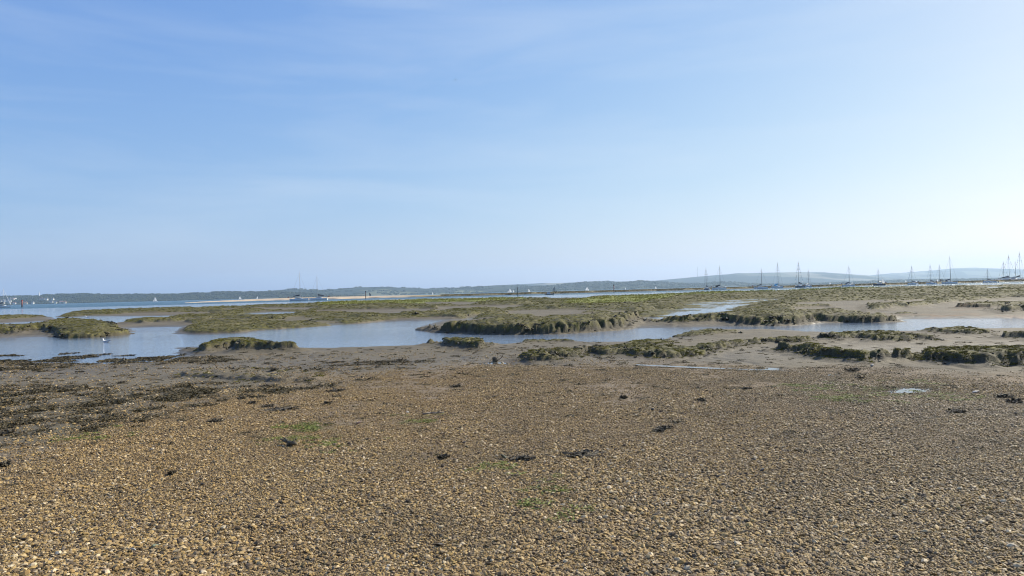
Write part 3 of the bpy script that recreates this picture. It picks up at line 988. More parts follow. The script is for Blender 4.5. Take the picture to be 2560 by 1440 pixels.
scatter('seaweed_wrack', [wrack_cluster(22, .16) for _ in range(8)], np.stack([x, y, np.maximum(ground_z(x, y), 0.0)], 1), sw, rng.uniform(0, 6.28, len(x)), MAT_WRACK)
# floating shreds along the water's edge on the left
fx, fy = [], []
for _ in range(1000):
    px, py = rng.uniform(-60, 480), 905 - abs(rng.normal()) * 9
    p = at(px, py, 0)
    if fbm(np.array([p[0]]), np.array([p[1] * .5]), 1.4, 2, 161)[0] > .12 and sample(dw, p[0:1], p[1:2])[0] > -.2:
        fx.append(p[0]); fy.append(p[1])
fx, fy = np.array(fx), np.array(fy)
scatter('floating_seaweed', [wrack_cluster(16, .16, .008, .02) for _ in range(5)], np.stack([fx, fy, np.full(len(fx), .004)], 1), rng.uniform(.6, 1.5, len(fx)),
        rng.uniform(0, 6.28, len(fx)), MAT_WRACK)
# --- green algae
MAT_ALGAE = leaf_material('green_algae', [(.2, (.05, .065, .012)), (.5, (.13, .155, .02)), (.8, (.22, .24, .045))], .6)
x, y = cast(50000, 3.5, 19.0, 0.2)
ok = sample(alg, x, y) * sstep(-.1, .3, fbm(x, y, .7, 3, 171)) * .9 > rng.random(len(x))
x, y = x[ok], y[ok]
scatter('green_algae', [wrack_cluster(16, .08, .006, .005) for _ in range(5)], np.stack([x, y, ground_z(x, y) + .008], 1), rng.uniform(.6, 1.2, len(x)), rng.uniform(0, 6.28, len(x)), MAT_ALGAE)

# ------------------------------------------------------------------ the spit and far marsh bank across the channel
SPIT = [  # px, y of its foot in the photograph, crest height
    (462, 757.6, .1), (500, 756.2, .5), (560, 754.6, 1.0), (640, 752.4, 1.5), (720, 750.4, 1.8), (840, 747.8, 1.8), (920, 745.6, 1.7), (1000, 743.8, 1.5),
    (1150, 740.6, 1.5), (1280, 737.2, 1.5), (1400, 734.2, 1.55), (1540, 730.4, 1.5), (1700, 726.4, 1.6), (1940, 720.2, 1.6), (2260, 711.8, 1.65),
    (2400, 708.0, 1.7), (2560, 703.8, 1.7), (2800, 697.6, 1.7)]
sp = np.array(SPIT)
spx = np.linspace(462, 2800, 620)
sfoot = np.interp(spx, sp[:, 0], sp[:, 1])
scr = np.interp(spx, sp[:, 0], sp[:, 2]) * np.interp(spx, [1000, 1150], [.95, .80])
prof = [(-6, -.5), (0, -.02), (1.2, .30), (4, .48), (9, .60), (16, .78), (24, .96), (32, 1.0), (46, .9), (70, .5), (100, -.2), (110, -.6)]
SV = []
spit_sand = []
for i, px in enumerate(spx):
    p = at(px, sfoot[i], 0)
    q = p[:2] / np.linalg.norm(p[:2])
    for k_, (dd, hh) in enumerate(prof):
        jit = 2.0 * math.sin(px * .05) + 1.5 * math.sin(px * .13 + 1)
        c = p[:2] + q * (dd + (jit if k_ else 0))
        hz = hh * scr[i] if hh > 0 else hh
        SV.append((c[0], c[1], hz))
        spit_sand.append(1 - sstep(920, 1130, px))
SV = np.array(SV)
SV[:, 2] += np.where(SV[:, 2] > .2, .18 * fbm(SV[:, 0], SV[:, 1], 14, 3, 181) + .1 * rng.normal(size=len(SV)) * .5, 0)
me = grid_mesh('spit', SV, len(spx), len(prof))
fattr(me, 'sand', spit_sand)
k = NT('spit_ground')
p = k.pos()
n1, n2 = k.noise(k.scale(p, (.03, .1, 1)), 1, 4, .6), k.noise(p, .5, 4, .6)
sx = k.n('ShaderNodeSeparateXYZ'); k.put(sx.inputs[0], p)
sandc = k.ramp(n1, [(.3, (.36, .27, .16)), (.6, (.50, .39, .26))])
sandc = k.mix(k.rng(sx.outputs[2], 1.35, 1.7, 0, .7), sandc, (.25, .20, .09))
grassc = k.ramp(n2, [(.3, (.13, .115, .04)), (.5, (.21, .175, .065)), (.7, (.33, .26, .12))])
grassc = k.mix(k.rng(sx.outputs[2], .75, .35, 0, 1), grassc, (.055, .045, .025))
c = k.mix(k.attr('sand'), grassc, sandc)
k.set(Base_Color=c, Roughness=.85)
tag(link('spit', me, k.m, smooth=True), kind='structure')
# rough grass on the bank
gx_, gy_, gz_ = [], [], []
for _ in range(9000):
    px = rng.uniform(1100, 2700)
    dd = rng.uniform(1.5, 40)
    p = at(px, np.interp(px, spx, sfoot), 0)
    q = p[:2] / np.linalg.norm(p[:2])
    cc = p[:2] + q * dd
    hh = np.interp(dd, [a for a, b in prof], [b for a, b in prof]) * np.interp(px, spx, scr)
    gx_.append(cc[0]); gy_.append(cc[1]); gz_.append(hh - .05)
MAT_BANK = leaf_material('bank_grass_leaf', [(.25, (.06, .052, .018)), (.5, (.17, .14, .05)), (.75, (.34, .26, .11))])
scatter('bank_grass', [turf_cluster(20, .6, .42, .12) for _ in range(5)], np.stack([gx_, gy_, gz_], 1), rng.uniform(.5, 1.1, len(gx_)), rng.uniform(0, 6.28, len(gx_)), MAT_BANK)

# ------------------------------------------------------------------ far hills
def hill_material(name, wood, field, share, scale):
    k = NT(name)
    p = k.pos()
    v = k.n('ShaderNodeTexVoronoi')
    k.put(v.inputs['Vector'], k.scale(p, (1 / scale, .4 / scale, 3 / scale)))
    v.inputs['Scale'].default_value = 1.0
    v.inputs['Randomness'].default_value = .9
    s = k.n('ShaderNodeSeparateColor'); k.put(s.inputs[0], v.outputs['Color'])
    n1 = k.noise(p, .012, 5, .65)
    n2 = k.noise(p, .0022, 3, .6)
    wc = k.ramp(n1, [(.3, tuple(c * .5 for c in wood)), (.6, wood), (.75, tuple(c * 1.7 for c in wood))])
    fc = k.ramp(s.outputs[1], [(0, field), (.4, tuple(c * .7 for c in field)), (.7, (field[0] * 1.6, field[1] * 1.4, field[2] * 1.5)), (1, (field[0] * .45, field[1] * .6, field[2] * .5))], 'CONSTANT')
    m = k.math('ADD', k.math('MULTIPLY', s.outputs[0], .6), k.math('MULTIPLY', n2, .6))
    fac = k.rng(m, share - .02, share + .02)
    return k.set(Base_Color=k.mix(fac, fc, wc), Roughness=.9, Specular_IOR_Level=.1)

HILLS = []
def hill(name, sky, Y, shore, mat, rough, nr=26, back=900, nseed=0, x_step=3.0):
    """a ridge whose crest stands at distance Y under this line of the photograph; it rises from the shore in front"""
    sk = np.array(sky, float)
    pxs = np.arange(sk[0, 0], sk[-1, 0] + .1, x_step)
    cy = np.interp(pxs, sk[:, 0], sk[:, 1])
    H, XX = [], []
    for px, py in zip(pxs, cy):
        d = ray(px, py)
        t = Y / d[1]
        XX.append(d[0] * t)
        H.append(max(CAM_H + d[2] * t, .5))
    H, XX = np.array(H), np.array(XX)
    P = []
    for j in range(nr):
        s = j / (nr - 6) if j < nr - 5 else 1 + (j - (nr - 6)) / 5.0
        if s <= 1:
            yy = shore + (Y - shore) * s
            pr = sstep(0, 1, s) * .7 + .3 * s
        else:
            yy = Y + back * (s - 1)
            pr = 1 - sstep(0, 1, s - 1)
        xx = XX * yy / Y
        nz = fbm(xx, np.full_like(xx, yy), 420, 4, 200 + nseed) * .28 * (1 - abs(2 * min(s, 1) - 1) ** 3)
        z = H * np.clip(pr + nz * pr * (1 if s < 1 else 0), 0, 1.0)
        z = z + rough * fbm(xx, np.full_like(xx, yy), 60, 2, 210 + nseed) * (pr > .05)
        if j in (0, nr - 1):
            z = z * 0 - 3
        P.append(np.stack([xx, np.full_like(xx, yy), z], 1))
    P = np.array(P)
    o = link(name, grid_mesh(name, P.reshape(-1, 3), nr, len(pxs)), mat)
    tag(o, kind='structure')
    HILLS.append((P, pxs))
    return P

WOOD = (.028, .038, .020)
mA = hill_material('wooded_shore', WOOD, (.125, .13, .06), .25, 240)
mB = hill_material('farmed_hill', WOOD, (.15, .155, .075), .48, 420)
mC = hill_material('chalk_down', (.020, .032, .03), (.112, .12, .085), .52, 620)
hD = hill('far_down', [(1900, 702), (2100, 693), (2170, 689), (2200, 686), (2260, 682), (2320, 677), (2380, 671), (2420, 669.5), (2470, 670.5), (2560, 673.5), (2800, 680), (3100, 690)],
          11500, 8200, mC, 0, nseed=1)
hC = hill('middle_down', [(1120, 727), (1180, 719), (1240, 713), (1290, 711), (1345, 708.3), (1362, 707.3), (1380, 708), (1420, 706.5), (1500, 704.5), (1560, 703.5), (1640, 701.5), (1700, 696),
                          (1740, 692), (1800, 687), (1860, 683), (1920, 681.6), (2000, 680), (2060, 681), (2120, 685), (2170, 688.5), (2230, 695), (2330, 700), (2500, 699), (3000, 690)],
          8600, 6000, mC, 0, nseed=2)
hB = hill('farmed_hill', [(560, 740), (650, 730), (690, 725.5), (740, 722), (790, 725), (860, 722), (905, 718), (940, 717.3), (1000, 719), (1080, 722), (1130, 720), (1180, 717.5), (1240, 713),
                          (1290, 713), (1340, 717), (1420, 722)], 6000, 4500, mB, 1.5, nseed=3)
hE = hill('wooded_ridge', [(1180, 733), (1270, 725), (1330, 716.5), (1400, 712), (1450, 706.5), (1480, 703.8), (1530, 703.6), (1560, 705), (1600, 702.2), (1640, 704), (1700, 707.5), (1760, 709), (1790, 704),
                           (1830, 704.5), (1880, 709), (1960, 711), (2100, 706), (2260, 700), (2600, 695), (3000, 685)], 5200, 4300, mA, 2.0, nseed=4)
hA = hill('wooded_shore', [(-500, 752), (-150, 745), (0, 741.5), (60, 741), (95, 740), (112, 737), (140, 736.5), (195, 735), (260, 736.5), (340, 736.5), (440, 736), (480, 733.5), (540, 730.5), (620, 730),
                           (690, 730), (740, 731.5), (800, 735.5), (850, 739.5), (910, 742)], 4300, 3750, mA, 2.0, nseed=5)

# far woods: crowns that read as one mass
def crown_cluster():
    A = Acc()
    for _ in range(7):
        v, f = ICO1
        s = rng.uniform(.5, 1.0)
        q = v * (1 + .25 * rng.normal(size=(len(v), 1))) * np.array([s, s, s * rng.uniform(.7, 1.1)])
        A.add(q + np.array([rng.normal() * 1.1, rng.normal() * 1.1, s * .6]), f, rng.random())
    return A.mesh('crown_clump')
MAT_CROWN = leaf_material('far_wood_leaf', [(.25, (.014, .022, .008)), (.5, (.035, .047, .016)), (.75, (.075, .085, .03))], .8)
wp, ws = [], []
for P, dens, seed in ((hA, 5200, 1), (hE, 4200, 2), (hB, 2000, 3)):
    nr_, nc_ = P.shape[:2]
    for _ in range(dens):
        j, i = rng.integers(1, nr_ - 5), rng.integers(1, nc_ - 2)
        q = P[j, i] * 1.0
        q[0] += rng.normal() * 6
        if P is hB and fbm(q[0:1], q[1:2], 300, 2, 231)[0] < .08:
            continue
        if fbm(q[0:1], q[1:2], 170, 3, 230)[0] < -.22:
            continue
        wp.append((q[0], q[1], q[2] - 1.0))
        ws.append(rng.uniform(2.6, 6.0) * (1.25 if P is hB else 1))
scatter('far_woods', [crown_cluster() for _ in range(6)], wp, ws, rng.uniform(0, 6.28, len(wp)), MAT_CROWN)
# ------------------------------------------------------------------ shapes for the things
def tube_bits(p0, p1, r0, r1=None, n=6):
    r1 = r0 if r1 is None else r1
    p0, p1 = Vector(p0), Vector(p1)
    q = (p1 - p0).to_track_quat('Z', 'Y')
    v, f = [], []
    for p, r in ((p0, r0), (p1, r1)):
        for i in range(n):
            a = 2 * math.pi * i / n
            v.append(p + q @ Vector((r * math.cos(a), r * math.sin(a), 0)))
    for i in range(n):
        j = (i + 1) % n
        f.append((i, j, n + j, n + i))
    f += [tuple(range(n))[::-1], tuple(range(n, 2 * n))]
    return v, f

class Build:
    def __init__(self):
        self.v, self.f = [], []
    def add(self, v, f):
        n = len(self.v)
        self.v += [tuple(map(float, x)) for x in v]
        self.f += [tuple(i + n for i in q) for q in f]
        return self
    def tube(self, *a, **k):
        return self.add(*tube_bits(*a, **k))
    def path(self, pts, radii, n=7):
        for i in range(len(pts) - 1):
            self.tube(pts[i], pts[i + 1], radii[i], radii[i + 1], n=n)
        return self
    def box(self, c, s, taper=1.0):
        x, y, z = c
        a, b, h = s[0] / 2, s[1] / 2, s[2]
        v = [(x - a, y - b, z), (x + a, y - b, z), (x + a, y + b, z), (x - a, y + b, z)]
        a, b = a * taper, b * taper
        v += [(x - a, y - b, z + h), (x + a, y - b, z + h), (x + a, y + b, z + h), (x - a, y + b, z + h)]
        return self.add(v, [(0, 3, 2, 1), (4, 5, 6, 7), (0, 1, 5, 4), (1, 2, 6, 5), (2, 3, 7, 6), (3, 0, 4, 7)])
    def rings(self, rings, cap=True):
        n = len(rings[0])
        v = [p for r in rings for p in r]
        f = []
        for i in range(len(rings) - 1):
            for j in range(n):
                k = (j + 1) % n
                f.append((i * n + j, i * n + k, (i + 1) * n + k, (i + 1) * n + j))
        if cap:
            f += [tuple(range(n))[::-1], tuple(range((len(rings) - 1) * n, len(rings) * n))]
        return self.add(v, f)
    def done(self, name, mat, parent=None, smooth=False):
        return link(name, mesh(name, self.v, self.f), mat, parent, smooth)

def empty(name, loc, rz=0.0, label=None, cat=None, group=None):
    o = bpy.data.objects.new(name, None)
    o.empty_display_size = .3
    COL.objects.link(o)
    o.location = tuple(float(c) for c in loc)
    o.rotation_euler = (0, 0, rz)
    return tag(o, label, cat, group)

PAINT = {}
def paint(nm, col, rough=.4, var=.08):
    if nm not in PAINT:
        PAINT[nm] = plain(nm, col, rough, var)
    return PAINT[nm]
WHITE = paint('white_gelcoat', (.84, .84, .82), .3)
CREAM = paint('cream_deck', (.55, .53, .47), .5)
PALEBLUE = paint('pale_blue_hull', (.72, .77, .80), .3)
GREY = paint('slate_grey_hull', (.12, .15, .19), .3)
NAVY = paint('navy_paint', (.018, .028, .06), .3)
BLACK = paint('black_paint', (.015, .016, .018), .4)
ALLOY = paint('mast_alloy', (.16, .17, .19), .4)
PALEMAST = paint('pale_mast', (.55, .56, .57), .4)
COVER = paint('dark_canvas', (.022, .028, .045), .8)
CYAN = paint('bright_blue_canvas', (.05, .34, .60), .8)
SAILW = leaf_material('white_sailcloth', [(0, (.88, .88, .87)), (1, (.92, .92, .91))], .7, .68)
SAILD = paint('dark_sailcloth', (.035, .05, .07), .7, .1)
GLASS = paint('dark_window', (.02, .025, .03), .1)
WIRE = paint('rigging_wire', (.20, .21, .23), .4)
RED = paint('red_pile_paint', (.42, .075, .045), .6, .2)
RUST = paint('rusty_brown_pile', (.20, .095, .06), .75, .3)
GREENP = paint('dark_green_pile', (.022, .06, .052), .6, .2)
WEED = paint('weedy_pile_foot', (.03, .03, .018), .8, .3)
WOODD = plain('wet_driftwood', (.13, .10, .055), .7, .3, scale=9)
WOODP = plain('bleached_driftwood', (.30, .26, .20), .8, .25, scale=9)
FEATHER = paint('white_feather', (.80, .79, .77), .7, .05)
GREYF = paint('grey_feather', (.36, .38, .41), .7, .1)
DARKF = paint('dark_feather', (.03, .028, .026), .7, .1)
BEAK = paint('red_beak', (.22, .04, .03), .5)
STUC = paint('white_render', (.78, .76, .70), .8)
CREAMW = paint('cream_render', (.70, .62, .46), .8)
ROOFM = paint('slate_roof', (.12, .12, .14), .7)
ROOFR = paint('tiled_roof', (.27, .13, .09), .8)

# ------------------------------------------------------------------ boats
def hull_build(Lh, B, free, n=11, transom=.62, draft=.4):
    st = np.linspace(0, 1, n)
    wid = np.interp(st, [0, .15, .35, .55, .75, .9, .97, 1], [transom, .84, .98, 1, .80, .42, .16, .03])
    H, D = Build(), Build()
    rings, top = [], []
    for s, w in zip(st, wid):
        x = (s - .5) * Lh
        hb = w * B / 2
        hd = free * (1 + .28 * max(0, s - .45) ** 1.4 * 2 + .06 * (s < .2))
        k = draft * (1 - max(0, s - .75) / .25 * .9) * (.6 if s < .05 else 1)
        dx = .08 * Lh * max(0, s - .8) / .2 * .5
        r = [(x + dx, hb, hd), (x + dx * .5, hb * .985, hd * .45), (x, hb * .86, -.02), (x - dx * .3, hb * .45, -k * .8), (x - dx * .5, 0, -k)]
        r += [(p[0], -p[1], p[2]) for p in r[-2::-1]]
        rings.append(r)
        top.append((r[0], r[-1], hd))
    v = [p for r in rings for p in r]
    m = len(rings[0])
    f = []
    for i in range(n - 1):
        for j in range(m - 1):
            f.append((i * m + j, i * m + j + 1, (i + 1) * m + j + 1, (i + 1) * m + j))
    f += [tuple(range(m)), tuple(range((n - 1) * m, n * m))[::-1]]
    H.add(v, f)
    dv, df = [], []
    for i, (a, b, hd) in enumerate(top):
        dv += [(a[0], a[1] * .985, a[2] - .012), (b[0], b[1] * .985, b[2] - .012)]
        if i:
            df.append((2 * i - 2, 2 * i - 1, 2 * i + 1, 2 * i))
    D.add(dv, df)
    return H, D

def coach_roof(x0, x1, w, z, h):
    B_ = Build()
    r = []
    for s, hh, ww in ((0, .9, .9), (.25, 1.0, 1.0), (.6, .92, .96), (.88, .55, .75), (1, .05, .6)):
        x = x0 + (x1 - x0) * s
        a = w / 2 * ww
        r.append([(x, -a, z), (x, -a * .86, z + h * hh * .85), (x, -a * .5, z + h * hh), (x, a * .5, z + h * hh), (x, a * .86, z + h * hh * .85), (x, a, z)])
    return B_.rings(r)

YACHTS = 'yachts moored in the channel'
def yacht(px, Y, Lh, mast_px, head, label, hull=WHITE, mast=ALLOY, cover=COVER, stay_sail=None, hood=None, bunting=False, mizzen=False, wheelhouse=False):
    p = abreast(px, Y, 0)
    off = .08 * Lh                                             # the mast stands a little before amidships
    r = empty('yacht', (p[0] - off * math.cos(head), p[1] - off * math.sin(head), 0), head, label, 'yacht', YACHTS)
    B = .30 * Lh + .3
    free = .095 * Lh + .22
    H, D = hull_build(Lh, B, free)
    H.done('hull', hull, r, True)
    D.done('deck', CREAM, r)
    mh = mast_px * Y / F_PX
    xm = off
    zc = free - .02
    cb = coach_roof(-.20 * Lh, .24 * Lh, B * .56, zc, .06 * Lh + (.5 if wheelhouse else 0)).done('cabin', WHITE, r)
    for sgn in (-1, 1):
        Build().box((.0, sgn * B * .262, zc + .018 * Lh), (.24 * Lh, .03, .024 * Lh)).done('cabin_window', GLASS, cb)
    if wheelhouse:
        wh = Build().box((-.1 * Lh, 0, zc + .05 * Lh), (.3 * Lh, B * .6, 1.5), .86).done('wheelhouse', WHITE, r)
        Build().box((-.1 * Lh, 0, zc + .05 * Lh + .65), (.285 * Lh, B * .575, .5), .95).done('wheelhouse_window', GLASS, wh)
        Build().box((-.12 * Lh, 0, zc + .05 * Lh + 1.52), (.36 * Lh, B * .62, .12), .95).done('wheelhouse_roof', CREAM, wh)
    z0 = zc + .055 * Lh
    mw = max(.11, .00021 * Y)
    mo = Build().tube((xm, 0, z0 - .4), (xm - .012 * mh, 0, mh), mw, mw * .7, n=8).done('mast', mast, r, True)
    for zz in (.45, .70):
        Build().tube((xm - .012 * mh * zz, -B * .36, mh * zz), (xm - .012 * mh * zz, B * .36, mh * zz), .05, n=5).done('spreader', mast, mo)
    Build().tube((xm - .012 * mh, 0, mh), (xm - .012 * mh, 0, mh + .7), .03, n=5).done('masthead_aerial', WIRE, mo)
    zb = z0 + .11 * Lh
    xb = xm - .38 * Lh
    Build().tube((xm, 0, zb), (xb, 0, zb - .04 * Lh), .08, n=6).done('boom', mast, r)
    rr = []
    for s, a in ((0, .9), (.15, 1.0), (.5, .75), (.85, .5), (1, .3)):
        x = xm - .04 * Lh + (xb - xm) * s * .94
        zz = zb + .06 - .04 * Lh * s
        w, h = .030 * Lh * a, .055 * Lh * a
        rr.append([(x, -w, zz), (x, -w * .7, zz + h), (x, 0, zz + h * 1.35), (x, w * .7, zz + h), (x, w, zz), (x, 0, zz - .05)])
    Build().rings(rr).done('sail_cover', cover, r)
    wr_ = max(.022, .00006 * Y)
    top = (xm - .0115 * mh, 0, mh * .97)
    bow, stern = (.53 * Lh, 0, free * 1.3), (-.5 * Lh, 0, free * 1.05)
    Build().tube(top, bow, wr_, n=5).done('forestay', WIRE, r)
    if stay_sail:
        a, b = Vector(bow), Vector(top)
        Build().path([a.lerp(b, .05), a.lerp(b, .3), a.lerp(b, .9)], [.16, .13, .05]).done('furled_jib', stay_sail, r)
    Build().tube(top, stern, wr_, n=5).done('backstay', WIRE, r)
    for sgn in (-1, 1):
        g = Build().tube((xm - .05, sgn * B * .46, free), (xm - .012 * mh * .7, sgn * B * .36, mh * .7), wr_ * .8, n=4)
        g.tube((xm - .012 * mh * .7, sgn * B * .36, mh * .7), (xm - .0115 * mh, 0, mh * .95), wr_ * .8, n=4)
        g.done('shroud', WIRE, r)
    rail = Build()
    for sgn in (-1, 1):
        pts = [(-.48 * Lh, sgn * B * .30, free + .55), (-.2 * Lh, sgn * B * .46, free + .55), (.1 * Lh, sgn * B * .47, free + .6), (.36 * Lh, sgn * B * .30, free + .7), (.53 * Lh, 0, free + .85)]
        rail.path(pts, [.025] * 5, n=4)
        for q in pts:
            rail.tube((q[0], q[1], free * .95), q, .025, n=4)
    rail.done('guard_rail', WIRE, r)
    if hood:
        Build().add([(-.20 * Lh, -B * .3, z0), (-.20 * Lh, B * .3, z0), (-.10 * Lh, B * .28, z0), (-.10 * Lh, -B * .28, z0),
                     (-.22 * Lh, -B * .27, z0 + 1.0), (-.22 * Lh, B * .27, z0 + 1.0), (-.14 * Lh, B * .25, z0 + .9), (-.14 * Lh, -B * .25, z0 + .9)],
                    [(4, 5, 6, 7), (0, 3, 7, 4), (1, 5, 6, 2), (2, 6, 7, 3)]).done('sprayhood', hood, r)
        bm = Build().box((-.36 * Lh, 0, free + 1.75), (.2 * Lh, B * .6, .10), .9)
        for sx_ in (-.45, -.27):
            for sy_ in (-1, 1):
                bm.tube((sx_ * Lh, sy_ * B * .27, free), (sx_ * Lh, sy_ * B * .27, free + 1.75), .035, n=4)
        bm.done('bimini', hood, r)
    fl = Build().tube((-.49 * Lh, 0, free), (-.56 * Lh, 0, free + 1.3), .025, n=4).done('flagstaff', WIRE, r)
    Build().add([(-.555 * Lh, 0, free + 1.25), (-.555 * Lh - .75, .12, free + 1.05), (-.555 * Lh - .72, .1, free + .6), (-.55 * Lh, 0, free + .75)], [(0, 1, 2, 3)]).done('ensign', RED, fl)
    if bunting:
        cols = (RED, NAVY, SAILW, CYAN)
        for a, b in ((Vector(bow), Vector(top)), (Vector(top), Vector(stern))):
            for i in range(13):
                q = a.lerp(b, (i + .5) / 13)
                s = .16
                Build().add([q + Vector((0, -s, .0)), q + Vector((0, s, 0)), q + Vector((.1, s * .9, -.40)), q + Vector((.1, -s * .9, -.38))], [(0, 1, 2, 3)]).done('signal_flag', cols[i % 4], r)
    if mizzen:
        Build().tube((-.34 * Lh, 0, free), (-.36 * Lh, 0, mh * .72), mw * .8, mw * .5, n=7).done('mizzen_mast', mast, r, True)
    return r

E, W_, AWAY, NEAR = 0.0, math.pi, math.pi / 2, -math.pi / 2
yacht(10, 500, 10.5, 47, E, 'white yacht cut by the left edge of the picture, sail furled on its forestay', WHITE, PALEMAST, COVER, SAILW)
yacht(751, 411, 9.8, 71, R(4), 'pale blue yacht with navy sail cover, left one of the pair before the sand spit', PALEBLUE, PALEMAST, COVER)
yacht(793, 415, 9.6, 61, R(184), 'white sterned yacht, right one of the pair before the sand spit', PALEBLUE, PALEMAST, COVER)
yacht(1766, 470, 8.0, 55, R(95), 'grey hulled yacht seen end on beside the little white launch', GREY, ALLOY, COVER)
yacht(1801, 462, 8.8, 59, R(8), 'white yacht with a dark bimini just right of the little white launch', WHITE, ALLOY, COVER, None, COVER)
yacht(1905, 411, 7.4, 51, R(-4), 'low pale blue yacht with black sail cover sloping left of its mast', PALEBLUE, ALLOY, BLACK)
yacht(1946, 450, 8.2, 64, R(-62), 'white yacht with a bright blue boom cover and sprayhood', WHITE, ALLOY, CYAN, None, CYAN)
yacht(1997, 460, 9.6, 65, R(100), 'slate grey yacht seen from astern with flags on its stay', GREY, ALLOY, COVER, None, None, True)
yacht(2022, 470, 7.2, 44, R(-80), 'small white yacht seen bow on, right of the slate grey one', WHITE, ALLOY, SAILW)
yacht(2124, 460, 7.6, 51, R(-55), 'white bowed yacht standing alone under a navy bimini', WHITE, ALLOY, NAVY, None, NAVY)
yacht(2196, 470, 7.4, 41, R(184), 'low navy blue yacht with a small white sail passing behind it', NAVY, ALLOY, BLACK)
yacht(2280, 480, 7.0, 47, R(112), 'small white yacht with a fat furled jib, between two tiny white sails', WHITE, ALLOY, COVER, PALEBLUE)
yacht(2326, 455, 7.0, 50, R(105), 'pale blue yacht seen from astern, left neighbour of a black hull', PALEBLUE, ALLOY, NAVY)
yacht(2349, 540, 8.6, 47, R(182), 'black hulled yacht tucked between a pale blue one and a tall white one', BLACK, ALLOY, COVER)
yacht(2377, 460, 8.4, 68, R(-38), 'tall masted white yacht showing its high bow, right of the black hull', WHITE, ALLOY, NAVY, None, NAVY)
yacht(2469, 470, 6.8, 34, R(186), 'low blue grey yacht with short mast, left of the crowded moorings', PALEBLUE, ALLOY, COVER)
yacht(2510, 640, 11.0, 50, R(12), 'yacht dressed with flags behind the long cabin cruiser', GREY, ALLOY, COVER, None, None, True)
yacht(2524, 560, 13.2, 66, R(4), 'long blue grey cruiser with cream wheelhouse roof dressed with flags', PALEBLUE, ALLOY, NAVY, None, None, True, False, True)
yacht(2540, 590, 11.0, 50, R(-30), 'black motor sailer with white wheelhouse near the right edge', BLACK, ALLOY, COVER, None, None, False, False, True)
yacht(2551, 600, 14.0, 73, R(20), 'tallest masted grey yacht at the right edge, dressed with flags', GREY, ALLOY, COVER, None, None, True)

def launch(px, Y, Lh, head, label, hull=WHITE, cab=WHITE, group=None):
    p = abreast(px, Y, 0)
    r = empty('motorboat', p, head, label, 'motorboat', group)
    H, D = hull_build(Lh, .36 * Lh, .08 * Lh + .12, transom=.9, draft=.25)
    H.done('hull', hull, r, True)
    D.done('deck', CREAM, r)
    z = .08 * Lh + .10
    c = Build().box((.06 * Lh, 0, z), (.36 * Lh, .26 * Lh, .17 * Lh), .78).done('cabin', cab, r)
    Build().box((.06 * Lh, 0, z + .07 * Lh), (.345 * Lh, .25 * Lh, .06 * Lh), .9).done('cabin_window', GLASS, c)
    Build().box((-.47 * Lh, 0, z - .2), (.08 * Lh, .14 * Lh, .75), .8).done('outboard_engine', BLACK, r)
    g = Build()
    for sgn in (-1, 1):
        g.path([(.1 * Lh, sgn * .17 * Lh, z + .5), (.36 * Lh, sgn * .10 * Lh, z + .65), (.52 * Lh, 0, z + .7)], [.02] * 3, n=4)
        g.tube((.36 * Lh, sgn * .10 * Lh, z), (.36 * Lh, sgn * .10 * Lh, z + .65), .02, n=4)
    g.done('guard_rail', WIRE, r)
    return r
MB = launch(1373, 385, 4.8, R(186), 'dark hulled motorboat speeding left with a white wake behind it', NAVY, WHITE)
launch(1774, 455, 2.9, R(60), 'little white launch between the grey yacht and the white yacht', WHITE, WHITE)
launch(2489, 465, 3.8, R(183), 'small blue dinghy boat low in the water beside the long cabin cruiser', CYAN, WHITE)
wk = Build()
p0 = abreast(1379, 385, .03)
for i in range(9):
    s = i / 8
    wk.add([(p0[0] + 5.0 * s, p0[1] - .35 - 1.0 * s, .05), (p0[0] + 5.0 * s, p0[1] + .35 + 1.0 * s, .05), (p0[0] + 5.0 * s + .7, p0[1] + .3 + .9 * s, .09 + .35 * (1 - s) ** 2),
            (p0[0] + 5.0 * s + .7, p0[1] - .3 - .9 * s, .09 + .35 * (1 - s) ** 2)], [(0, 1, 2, 3)])
tag(wk.done('boat_wake', paint('foam', (.8, .82, .83), .6)), kind='stuff')

